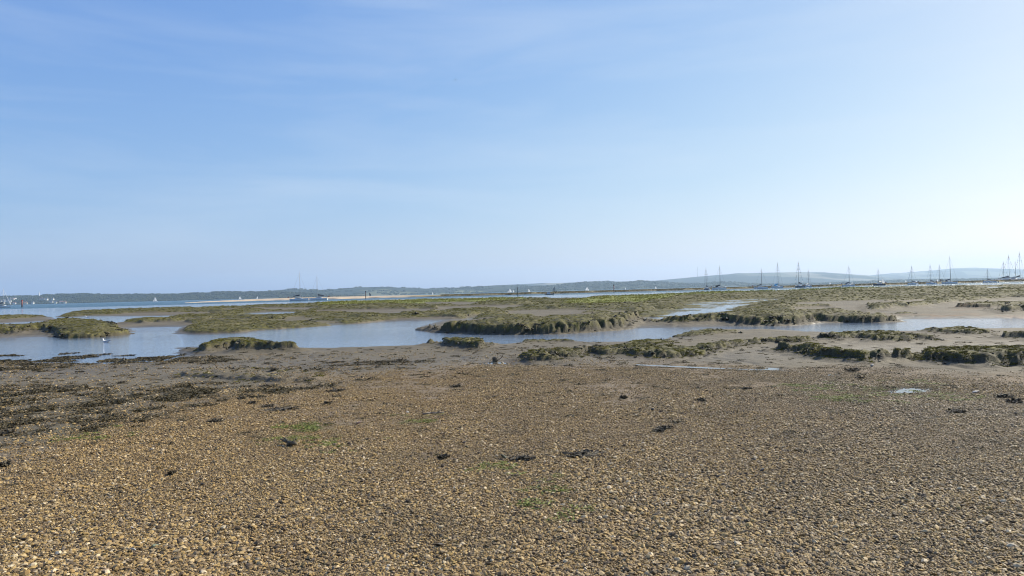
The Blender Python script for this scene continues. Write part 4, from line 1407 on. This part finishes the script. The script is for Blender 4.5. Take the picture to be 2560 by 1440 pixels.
def sailing_boat(px, py_top, py_bot, Y, label, dark=False, jib=True, lean=0.0, mirror=1):
    """a boat under sail, its waterline at Y"""
    p = abreast(px, Y, 0)
    _, pw = project(p[0], p[1], 0)
    mh = (pw - py_top) * Y / F_PX
    Lh = max(4.0, mh * .85)
    r = empty('sailing_boat', p, 0 if mirror > 0 else math.pi, label, 'sailing boat', 'boats under sail beyond the spit')
    r.rotation_euler[0] = lean
    H, D = hull_build(Lh, .3 * Lh, .09 * Lh + .1, n=7)
    H.done('hull', GREY if dark else WHITE, r, True)
    D.done('deck', CREAM, r)
    xm = .1 * Lh
    Build().tube((xm, 0, .3), (xm - .02 * mh, 0, mh), .09, .06, n=6).done('mast', PALEMAST, r)
    sm = SAILD if dark else SAILW
    def sail(nm, foot0, foot1, head, belly):
        a, b, c = Vector(foot0), Vector(foot1), Vector(head)
        rows_ = []
        for i in range(5):
            s = i / 4
            l, t_ = a.lerp(c, s), b.lerp(c, s)
            row = []
            for j in range(4):
                u = j / 3
                q = l.lerp(t_, u)
                q.y += belly * math.sin(math.pi * u) * (1 - s) * .9
                q.x += -.10 * Lh * math.sin(math.pi * s) * u if nm == 'mainsail' else 0
                row.append(q)
            rows_.append(row)
        v = [q for w in rows_ for q in w] + [q + Vector((0, .06, 0)) for w in rows_ for q in w]
        f = []
        for k_ in (0, 20):
            for i in range(4):
                for j in range(3):
                    a_ = k_ + i * 4 + j
                    f.append((a_, a_ + 1, a_ + 5, a_ + 4) if k_ else (a_, a_ + 4, a_ + 5, a_ + 1))
        Build().add(v, f).done(nm, sm, r, True)
    sail('mainsail', (xm - .05, 0, .16 * mh), (-.52 * Lh, .15 * Lh, .15 * mh), (xm - .02 * mh, 0, mh * .985), .12 * Lh)
    if jib:
        sail('jib', (.52 * Lh, 0, .12 * mh), (xm - .02 * Lh, .12 * Lh, .13 * mh), (xm - .01 * mh, 0, mh * .86), .10 * Lh)
    return r
sailing_boat(388, 742.2, 754, 1300, 'white sailed boat on the open water at the left, before the wooded shore', mirror=-1)
sailing_boat(600, 740.5, 749, 1700, 'small white sailing boat above the left part of the sand spit', mirror=1)
sailing_boat(644, 740.5, 748, 1800, 'white sailing boat above the sand spit, left of the moored pair of yachts', jib=False)
sailing_boat(924, 730.8, 742, 1400, 'dark sailed boat just right of the rusty brown pile', True, False, mirror=-1)
sailing_boat(1081, 730.2, 738, 1500, 'lone white sailing boat above the grassy spit, left of centre', jib=False, mirror=-1)
sailing_boat(1270, 728, 733, 2300, 'tiniest white sail, left of the large white pair of sails', jib=False)
sailing_boat(1275, 721, 733.5, 1250, 'largest white sailed boat, beside the dark green pile', mirror=-1)
sailing_boat(1283, 724.6, 733, 1500, 'slim white sail between the largest white sails and the dark green pile', jib=False, mirror=-1)
sailing_boat(1322, 721.8, 732, 1300, 'slim white sailed boat right of the dark green pile', jib=False, mirror=-1)
sailing_boat(1387, 715.5, 727, 2400, 'dark sailed boat against the wooded ridge, above the motorboat', True, False)
sailing_boat(1468, 717, 728, 1300, 'two sailed white boat left of the red pile with the dark top', mirror=1)
sailing_boat(1563, 718.5, 726, 1700, 'tiny white sailing boat just right of the red pile with the dark top', jib=False, mirror=-1)
sailing_boat(1639, 715.5, 723, 1500, 'tiny white sailing boat halfway from the red pile to the launch', jib=False, mirror=-1)
sailing_boat(2075, 705.2, 712, 1700, 'tiny white sail over the marsh bank between two white yachts', mirror=-1)
sailing_boat(2131, 705.0, 711, 2000, 'tiny white sail right behind the yacht with the navy bimini', jib=False)
sailing_boat(2207, 697.2, 708.5, 1200, 'white sail leaning left behind the low navy blue yacht', jib=False, lean=0, mirror=-1)
sailing_boat(2264, 700.8, 706, 1900, 'tiny white sail left of the small yacht with the fat furled jib', jib=False, mirror=-1)
sailing_boat(2290, 700.0, 706, 1700, 'tiny white sails right of the small yacht with the fat furled jib', mirror=-1)
sailing_boat(2345, 697.2, 704, 1400, 'cream white sail behind the black hulled yacht', jib=False)

# ------------------------------------------------------------------ channel piles and stakes
def pile(px, Y, h_px, label, mat, top, rad=.22, tilt=.0, cone=False):
    p = abreast(px, Y, 0)
    r = empty('channel_pile', p, 0, label, 'channel marker', 'piles marking the channel')
    r.rotation_euler[1] = tilt
    h = h_px * Y / F_PX
    Build().tube((0, 0, -.6), (0, 0, h * .22), rad * 1.1, rad * 1.08, n=12).done('pile_foot', WEED, r, True)
    Build().tube((0, 0, h * .22), (0, 0, h * .88), rad, rad * .92, n=12).done('pile', mat, r, True)
    if cone:
        Build().tube((0, 0, h * .88), (0, 0, h), rad * 1.8, .03, n=12).done('topmark', top, r)
    else:
        Build().tube((0, 0, h * .88), (0, 0, h), rad * 1.55, rad * 1.5, n=12).done('topmark', top, r)
    Build().tube((0, 0, h), (0, 0, h * 1.04), rad * .5, rad * .4, n=8).done('lamp', BLACK, r)
pile(55, 480, 18, 'red pile standing in the open water near the left edge', RED, RED, .34)
pile(914.5, 440, 19, 'rusty brown pile at the right end of the sand spit', RUST, BLACK, .24)
pile(1294.5, 336, 22.5, 'tall dark green pile near the middle of the picture', GREENP, GREENP, .17, 0, True)
pile(1535, 445, 19.5, 'red pile with a dark top before the marsh bank', RED, BLACK, .24)
for px, lab in ((2100.5, 'left one of the two thin stakes standing in the marsh'), (2105.5, 'right one of the two thin stakes standing in the marsh')):
    q = standing(px, 723)
    o = Build().path([(0, 0, -.2), (.02, 0, .7), (-.01, .01, 1.5)], [.06, .055, .05], n=7).done('marsh_stake', WOODD)
    o.location = tuple(q)
    tag(o, lab, 'stake', 'stakes in the marsh')

# ------------------------------------------------------------------ far shore: houses, spire, radio mast
def on_hill(P, pxs, px, py):
    i = int(np.clip(np.searchsorted(pxs, px), 1, P.shape[1] - 2))
    best, bj = 1e9, 2
    for j in range(1, P.shape[0] - 6):
        _, y_ = project(*P[j, i])
        if abs(y_ - py) < best:
            best, bj = abs(y_ - py), j
    q = P[bj, i].copy()
    q[0] += (px - project(*q)[0]) / F_PX * q[1]
    return q
PA, pxA = HILLS[-1]
HOUSE = [(2, 756, 18, STUC, ROOFM, 'white house at the far left edge of the shore village'), (13, 754, 15, STUC, ROOFM, 'white house behind the mast of the left edge yacht'),
         (23, 755, 26, STUC, ROOFM, 'broad white house right of the left edge yacht'), (26, 750.5, 24, STUC, ROOFM, 'long white house up the slope behind the left edge yacht'),
         (34, 750, 14, STUC, ROOFR, 'small white house between the long white house and the tall gable'), (38.5, 749, 16, STUC, ROOFM, 'tall white gable highest of the left village'),
         (25, 760, 20, STUC, ROOFM, 'white boathouse on the waterline left of the red pile'), (38, 761, 15, STUC, ROOFR, 'little white house on the waterline beside the red pile'),
         (10, 760, 16, CREAMW, ROOFM, 'cream house on the waterline under the left edge yacht mast'), (105, 749.5, 17, CREAMW, ROOFR, 'cream house, left one of three in the trees'),
         (111.5, 750, 15, CREAMW, ROOFM, 'cream house, middle one of three in the trees'), (118, 750, 18, STUC, ROOFM, 'white house, right one of three in the trees'),
         (134, 750, 10, STUC, ROOFM, 'tiny white cottage alone in the trees right of the three houses'), (66, 760.3, 14, CREAMW, ROOFR, 'cream cottage on the shore right of the red pile'),
         (84, 760, 12, STUC, ROOFM, 'white cottage on the shore below the spire'), (130, 758, 18, STUC, ROOFM, 'white shore house below the tiny cottage'),
         (141, 758.5, 12, CREAMW, ROOFM, 'cream boathouse right of the white shore house'), (155, 757.5, 16, STUC, ROOFR, 'white house where the village beach begins'),
         (164, 758.5, 12, CREAMW, ROOFR, 'cream beach house, last of the shore village on the right')]
for px, py, w, wm, rm, lab in HOUSE:
    q = on_hill(PA, pxA, px, py)
    r = empty('shore_house', (q[0], q[1] - 6, max(q[2], .5) + 1.0), R(random.uniform(-25, 25)), lab, 'house', 'houses on the far shore')
    h = 6.5
    wl = Build().box((0, 0, -4), (w, 9, h + 4)).done('wall', wm, r)
    rf = Build().add([(-w * .53, -5, h), (w * .53, -5, h), (w * .53, 5, h), (-w * .53, 5, h), (-w * .53, 0, h + 4), (w * .53, 0, h + 4)],
                     [(0, 1, 5, 4), (2, 3, 4, 5), (0, 4, 3), (1, 2, 5), (0, 3, 2, 1)]).done('roof', rm, r)
    Build().box((w * .3, 0, h + 2.5), (1.2, 1.2, 3)).done('chimney', wm, rf)
    for k_ in (-.3, 0, .3):
        Build().box((w * k_, -4.52, 2.6), (1.5, .12, 1.8)).done('window', GLASS, wl)
q = on_hill(PA, pxA, 98, 742)
r = empty('white_spire', (q[0], q[1], q[2] - 2), 0, 'slim white spire rising above the wooded skyline at the left', 'spire')
hh = (741.5 - 727.5) * q[1] / F_PX
Build().tube((0, 0, -6), (0, 0, hh * .3), 4.2, 3.8, n=8).done('tower', STUC, r)
Build().tube((0, 0, hh * .3), (0, 0, hh + 2), 3.8, .5, n=8).done('spire', STUC, r)
PC, pxC = HILLS[1]
i = int(np.searchsorted(pxC, 1742))
q = PC[PC.shape[0] - 6, i]
r = empty('radio_mast', (q[0], q[1], q[2] - 4), 0, 'thin lattice radio mast on the crest of the far down', 'radio mast')
hh = 25.5 * q[1] / F_PX
lat = Build()
for k_ in range(3):
    a = 2 * math.pi * k_ / 3
    lat.tube((2.0 * math.cos(a), 2.0 * math.sin(a), 0), (1.2 * math.cos(a), 1.2 * math.sin(a), hh), .55, .4, n=5)
for s in range(14):
    z_ = hh * s / 14
    for k_ in range(3):
        a, b = 2 * math.pi * k_ / 3, 2 * math.pi * (k_ + 1) / 3
        lat.tube((1.8 * math.cos(a), 1.8 * math.sin(a), z_), (1.8 * math.cos(b), 1.8 * math.sin(b), z_ + hh / 14), .3, n=4)
lat.done('lattice', WIRE, r)
Build().tube((0, 0, hh), (0, 0, hh + 9), .5, .3, n=5).done('aerial', WIRE, r)

# ------------------------------------------------------------------ birds
def bird_rings(spine, n=10):
    out = []
    for x, z, w, h in spine:
        out.append([(x, w * math.cos(2 * math.pi * i / n), z + h * math.sin(2 * math.pi * i / n)) for i in range(n)])
    return out
def water_bird(p, rz, s, label, body, wing, head_mat=None):
    r = empty('swimming_bird', p, rz, label, 'bird')
    # one continuous figure: tail, back, breast, neck and head (bill to +x)
    sp_ = [(-.21, .085, .004, .004), (-.17, .070, .030, .018), (-.10, .045, .062, .046), (-.02, .030, .078, .058), (.06, .035, .070, .058), (.105, .060, .050, .046),
           (.125, .098, .032, .034), (.132, .130, .026, .026), (.140, .158, .029, .029), (.158, .172, .028, .026), (.178, .170, .017, .016), (.190, .166, .007, .007)]
    b = Build().rings([[(x * s, y * s, z * s) for x, y, z in ring] for ring in bird_rings(sp_)]).done('body', body, r, True)
    Build().tube((.185 * s, 0, .166 * s), (.232 * s, 0, .158 * s), .0075 * s, .002 * s, n=6).done('bill', BEAK, r)
    for sg in (-1, 1):
        w = Build().rings([[(x * s, sg * (y + t_) * s, z * s) for t_, z in ((-.012, z0), (.004, z0 + .02), (.004, z0 - .018))] for x, y, z0 in
                           ((.06, .060, .052), (-.02, .074, .062), (-.11, .055, .072), (-.20, .022, .088), (-.25, .006, .095))]).done('wing', wing, r)
        Build().tube((.163 * s, sg * .024 * s, .178 * s), (.163 * s, sg * .030 * s, .178 * s), .005 * s, n=6).done('eye', DARKF, r)
    return r
g = at(265, 855.5, 0)
water_bird((g[0], g[1], -.012), R(172), 1.05, 'white gull swimming on the creek at the left', FEATHER, GREYF)
g = at(168, 794.6, 0)
water_bird((g[0], g[1], -.01), R(10), 1.5, 'dark duck on the narrow far pool, left of the white bird', DARKF, DARKF)
g = at(219, 794.6, 0)
water_bird((g[0], g[1], -.01), R(190), 1.5, 'small white bird on the narrow far pool, right of the dark duck', FEATHER, FEATHER)
d = ray(1138, 200)
t = 70 / d[1]
r = empty('flying_bird', (d[0] * t, 70, CAM_H + d[2] * t), R(20), 'tiny dark bird flying high in the blue sky', 'bird')
r.scale = (.6, .6, .6)
Build().rings(bird_rings([(-.16, 0, .006, .004), (-.10, 0, .022, .010), (-.03, .0, .032, .028), (.05, .004, .030, .030), (.09, .01, .020, .022), (.115, .014, .018, .018), (.14, .012, .004, .004)], 8)).done('body', DARKF, r, True)
for sg in (-1, 1):
    Build().add([(.05, sg * .02, .02), (.06, sg * .14, .075), (.01, sg * .30, .05), (-.03, sg * .28, .048), (-.035, sg * .13, .068), (-.04, sg * .02, .016),
                 (.05, sg * .02, .012), (.06, sg * .14, .067), (.01, sg * .30, .046), (-.03, sg * .28, .044), (-.035, sg * .13, .060), (-.04, sg * .02, .008)],
                [(0, 1, 4, 5), (1, 2, 3, 4), (6, 11, 10, 7), (7, 10, 9, 8), (0, 6, 7, 1), (1, 7, 8, 2), (2, 8, 9, 3), (3, 9, 10, 4), (4, 10, 11, 5)]).done('wing', DARKF, r)

# ------------------------------------------------------------------ single things lying on the shore
def weed_mesh(w, d, h, n=46):
    """a heap of flat forked fronds"""
    B_ = Build()
    for _ in range(n):
        a, q = rng.uniform(0, 6.28), math.sqrt(rng.random())
        p = np.array([w * .5 * q * math.cos(a), d * .5 * q * math.sin(a), h * (1 - q) * rng.uniform(.2, 1.0) + .004])
        th = rng.uniform(0, 6.28)
        wd = rng.uniform(.006, .016)
        vs, fs = [], []
        for s in range(5):
            nrm = np.array([-math.sin(th), math.cos(th), rng.normal() * .6]) * wd
            vs += [p - nrm, p + nrm]
            th += rng.normal() * .6
            p = p + np.array([math.cos(th), math.sin(th), 0]) * min(w, d * 2) * .12
            p[2] = max(.003, p[2] + rng.normal() * h * .25)
            if s:
                fs.append((2 * s - 2, 2 * s - 1, 2 * s + 1, 2 * s))
        B_.add(vs, fs)
    # the matted heart of the heap
    v, f = ICO2
    nz = 1 + .25 * rng.normal(size=(len(v), 1))
    B_.add(v * nz * np.array([w * .36, d * .36, h * .55]) + np.array([0, 0, h * .1]), f)
    return B_
MW = plain('wrack_heap', (.075, .058, .028), .75, .3, scale=20)
WEEDS = [  # px, py, width in px, depth/width, height m, label
    (14, 1086, 34, .7, .07, 'upright dark seaweed clump at the left edge of the beach'),
    (8, 1168, 34, .6, .05, 'dark seaweed clump at the left edge, below the upright clump'),
    (700, 1026, 66, .5, .03, 'flat dark seaweed mat, longest one just below the wrack line'),
    (668, 1018, 30, .5, .03, 'small seaweed scrap touching the left end of the longest mat'),
    (538, 1055, 32, .5, .035, 'dark seaweed clump alone on the orange shingle left of the branch'),
    (838, 979, 44, .5, .04, 'dark seaweed heap on the shingle just right of the wrack line'),
    (1140, 968, 26, .6, .045, 'dark seaweed clump below the middle turf hummock'),
    (820, 1010, 20, .5, .03, 'seaweed scrap between the wrack line and the pinkish stone'),
    (632, 1010, 22, .5, .03, 'seaweed scrap on the orange shingle under the wrack line'),
    (604, 998, 20, .5, .03, 'seaweed scrap lying against the edge of the wrack line'),
    (683, 925, 26, .5, .05, 'dark seaweed clump on top of the low mud hump'),
    (660, 968, 30, .5, .05, 'dark seaweed clump at the right foot of the low mud hump'),
    (505, 960, 60, .4, .03, 'seaweed mat on the mud before the low mud hump'),
    (305, 957, 20, .5, .03, 'small dark seaweed piece on the bare mud at the left'),
    (200, 931, 18, .5, .03, 'dark seaweed scrap alone on the bare mud at far left'),
    (1000, 902, 30, .5, .05, 'black seaweed heap on the mud left of the mud stump'),
    (1560, 997, 16, .7, .05, 'small round seaweed knot on the right part of the shingle'),
    (1754, 1004, 22, .7, .05, 'dark seaweed knot on the shingle right of the standing stone'),
    (1650, 1080, 30, .6, .03, 'dark seaweed strand with a forked tail right of centre'),
    (1662, 1072, 34, .3, .015, 'thin seaweed blade just behind the forked strand'),
    (1866, 974, 22, .5, .03, 'seaweed scrap below the long thin puddle'),
    (2132, 927, 32, .4, .04, 'dark seaweed lump at the foot of the dark mud bank'),
    (2397, 1032, 40, .5, .04, 'dark seaweed tangle near the right edge, below the shallow puddle'),
    (2538, 1007, 34, .6, .05, 'dark brown seaweed heap at the right edge of the shingle'),
    (2512, 993, 44, .4, .035, 'long dark seaweed blade above the heap at the right edge'),
    (2150, 947, 22, .4, .03, 'seaweed scrap left of the shallow puddle'),
    (1110, 1147, 24, .5, .03, 'faint dark seaweed scrap left of the green topped stone'),
    (1300, 1150, 60, .4, .02, 'loose seaweed spread beside the green topped stone'),
    (1460, 1140, 90, .35, .02, 'broad loose seaweed spread right of the green topped stone'),
    (430, 1188, 14, .6, .03, 'tiny seaweed knot on the golden shingle at lower left'),
]
for px, py, wpx, dr, h, lab in WEEDS:
    q = standing(px, py)
    w = .8 * wpx * q[1] / F_PX
    h *= .7
    o = weed_mesh(w, max(w * dr * 1.6, .05), h).done('seaweed_clump', MW)
    o.location = (q[0], q[1], q[2] + .012)
    tag(o, lab, 'seaweed', 'seaweed clumps scattered on the shore')

def stone_mat(nm, c):
    k = NT(nm)
    tc = k.n('ShaderNodeTexCoord').outputs['Object']
    n1, n2 = k.noise(tc, 18, 5, .6), k.noise(tc, 80, 3, .6)
    return k.set(Base_Color=k.mix(k.rng(n1, .35, .65), tuple(x * .65 for x in c), c), Roughness=.7, Normal=k.bump(n2, .5, .006))
STONES = [
    (896, 1062, 15, (.50, .34, .26), .75, 'pinkish pale stone alone on the shingle left of centre'),
    (366, 925, 10, (.45, .38, .24), .8, 'pale stone standing on the bare mud at the left'),
    (1262, 1149, 18, (.06, .065, .035), .8, 'dark stone with a green algae top at the centre of the shingle'),
    (1632, 1028, 10, (.05, .045, .035), 1.1, 'small dark standing stone on the right half of the shingle'),
    (2440, 983, 22, (.45, .42, .38), .35, 'pale flat stone with a dark underside near the right edge'),
    (330, 1324, 8, (.68, .64, .58), .8, 'whitest little stone in the lower left corner'),
    (332, 1381, 17, (.34, .34, .31), .6, 'grey rounded stone in the lower left corner'),
    (390, 1372, 19, (.20, .24, .15), .5, 'greenish slanted stone right of the grey rounded one'),
    (268, 1434, 22, (.36, .25, .14), .6, 'broad tan stone on the bottom edge at lower left'),
    (1167, 1121, 9, (.05, .05, .03), .8, 'lower one of two small dark stones near the centre'),
    (1160, 1110, 9, (.06, .05, .04), .8, 'upper one of two small dark stones near the centre'),
    (1018, 1033, 8, (.66, .60, .50), .7, 'bright cream pebble left of the thin stick'),
    (1906, 1180, 15, (.045, .04, .03), .7, 'black stone low on the right half of the shingle'),
    (1885, 1153, 12, (.05, .045, .035), .7, 'black stone just above the other low right black stone'),
    (2180, 917, 10, (.40, .36, .30), .8, 'grey stone on the smooth mud behind the dark bank'),
    (1098, 1368, 20, (.05, .042, .035), .6, 'dark flint at the bottom of the picture near the middle'),
    (505, 1216, 12, (.05, .045, .035), .7, 'dark flint on the golden shingle at left'),
    (1256, 910, 8, (.40, .33, .20), .8, 'little tan stone at the tip of the long thin puddle'),
]
for n_, (px, py, wpx, col, fl_, lab) in enumerate(STONES):
    q = standing(px, py)
    w = max(wpx, 9) * q[1] / F_PX
    v, f = pebble(1.0, ICO2)
    v = v / (np.abs(v).max(0) + 1e-6) * np.array([w * .5, w * .42, w * .42 * fl_])
    o = Build().add(v, f).done('stone', stone_mat('stone_%s' % chr(97 + n_), col))
    o.location = (q[0], q[1], q[2] + w * .25 * fl_ + .01)
    o.rotation_euler = (rng.normal() * .1, rng.normal() * .1, rng.uniform(0, .6))
    tag(o, lab, 'stone', 'single stones on the shore')

# the forked branch
q = standing(728, 1116)
s = q[1] / F_PX
r = empty('driftwood_branch', (q[0], q[1], q[2] + .01), R(-14), 'dark forked driftwood branch lying on the shingle left of centre', 'driftwood')
Build().path([(-44 * s, .10, .05), (-26 * s, .05, .04), (-8 * s, .01, .03), (8 * s, -.02, .03), (18 * s, -.03, .025)], [.008, .014, .019, .023, .018], n=8).done('main_stem', WOODD, r, True)
Build().path([(-12 * s, .01, .045), (-20 * s, .04, .06), (-34 * s, .08, .075)], [.013, .010, .005], n=7).done('side_twig', WOODD, r, True)
Build().path([(6 * s, -.02, .04), (12 * s, .0, .06), (13 * s, .03, .085)], [.015, .011, .005], n=7).done('side_twig', WOODD, r, True)
weed_mesh(14 * s, .08, .025, 16).done('caught_seaweed', MW, r)
q = standing(1084, 1038)
s = q[1] / F_PX
r = empty('driftwood_stick', (q[0], q[1], q[2] + .02), R(5), 'thin pale stick lying flat on the shingle near the centre', 'driftwood')
Build().path([(-27 * s, 0, .005), (-8 * s, .02, .012), (10 * s, .015, .012), (26 * s, .05, .01)], [.012, .013, .012, .008], n=7).done('stem', WOODP, r, True)
Build().path([(8 * s, .016, .014), (18 * s, .0, .05)], [.008, .004], n=6).done('broken_twig', WOODP, r, True)
q = standing(1238, 905)
r = empty('mud_stump', (q[0], q[1], q[2]), 0, 'black stump with a leaning twig at the long thin puddle', 'stump')
v, f = ICO2
Build().add(v * (1 + .2 * rng.normal(size=(len(v), 1))) * np.array([.075, .07, .11]) + np.array([0, 0, .04]), f).done('stump', WOODD, r)
Build().path([(.05, 0, .02), (.17, .02, .10), (.24, .03, .22)], [.012, .009, .005], n=6).done('twig', WOODD, r)
q = at(305, 907, 0)
r = empty('waterlogged_snag', (q[0], q[1], 0), R(10), 'dark snag sticking up at the water edge below the gull', 'snag')
Build().path([(-.25, 0, .0), (-.1, 0, .03), (.03, .01, .05), (.05, .01, .13), (.06, .01, .17)], [.02, .035, .05, .035, .012], n=7).done('stem', WOODD, r, True)
weed_mesh(.5, .25, .04, 30).done('caught_seaweed', MW, r)

# ------------------------------------------------------------------ haze
HAZE = 7.5e-5
hz = bpy.data.materials.new('haze_air')
hz.use_nodes = True
for n in list(hz.node_tree.nodes):
    hz.node_tree.nodes.remove(n)
ho = hz.node_tree.nodes.new('ShaderNodeOutputMaterial')
hv = hz.node_tree.nodes.new('ShaderNodeVolumePrincipled')
hv.inputs['Color'].default_value = (.60, .80, 1.0, 1)
hv.inputs['Density'].default_value = HAZE
hv.inputs['Anisotropy'].default_value = .35
hz.node_tree.links.new(hv.outputs[0], ho.inputs['Volume'])
x0, x1, y0, y1, z0, z1 = -12000, 12000, -300, 15500, -4.5, 420
bx = mesh('haze', [(x0, y0, z0), (x1, y0, z0), (x1, y1, z0), (x0, y1, z0), (x0, y0, z1), (x1, y0, z1), (x1, y1, z1), (x0, y1, z1)],
          [(0, 3, 2, 1), (4, 5, 6, 7), (0, 1, 5, 4), (1, 2, 6, 5), (2, 3, 7, 6), (3, 0, 4, 7)])
tag(link('haze', bx, hz), kind='stuff')
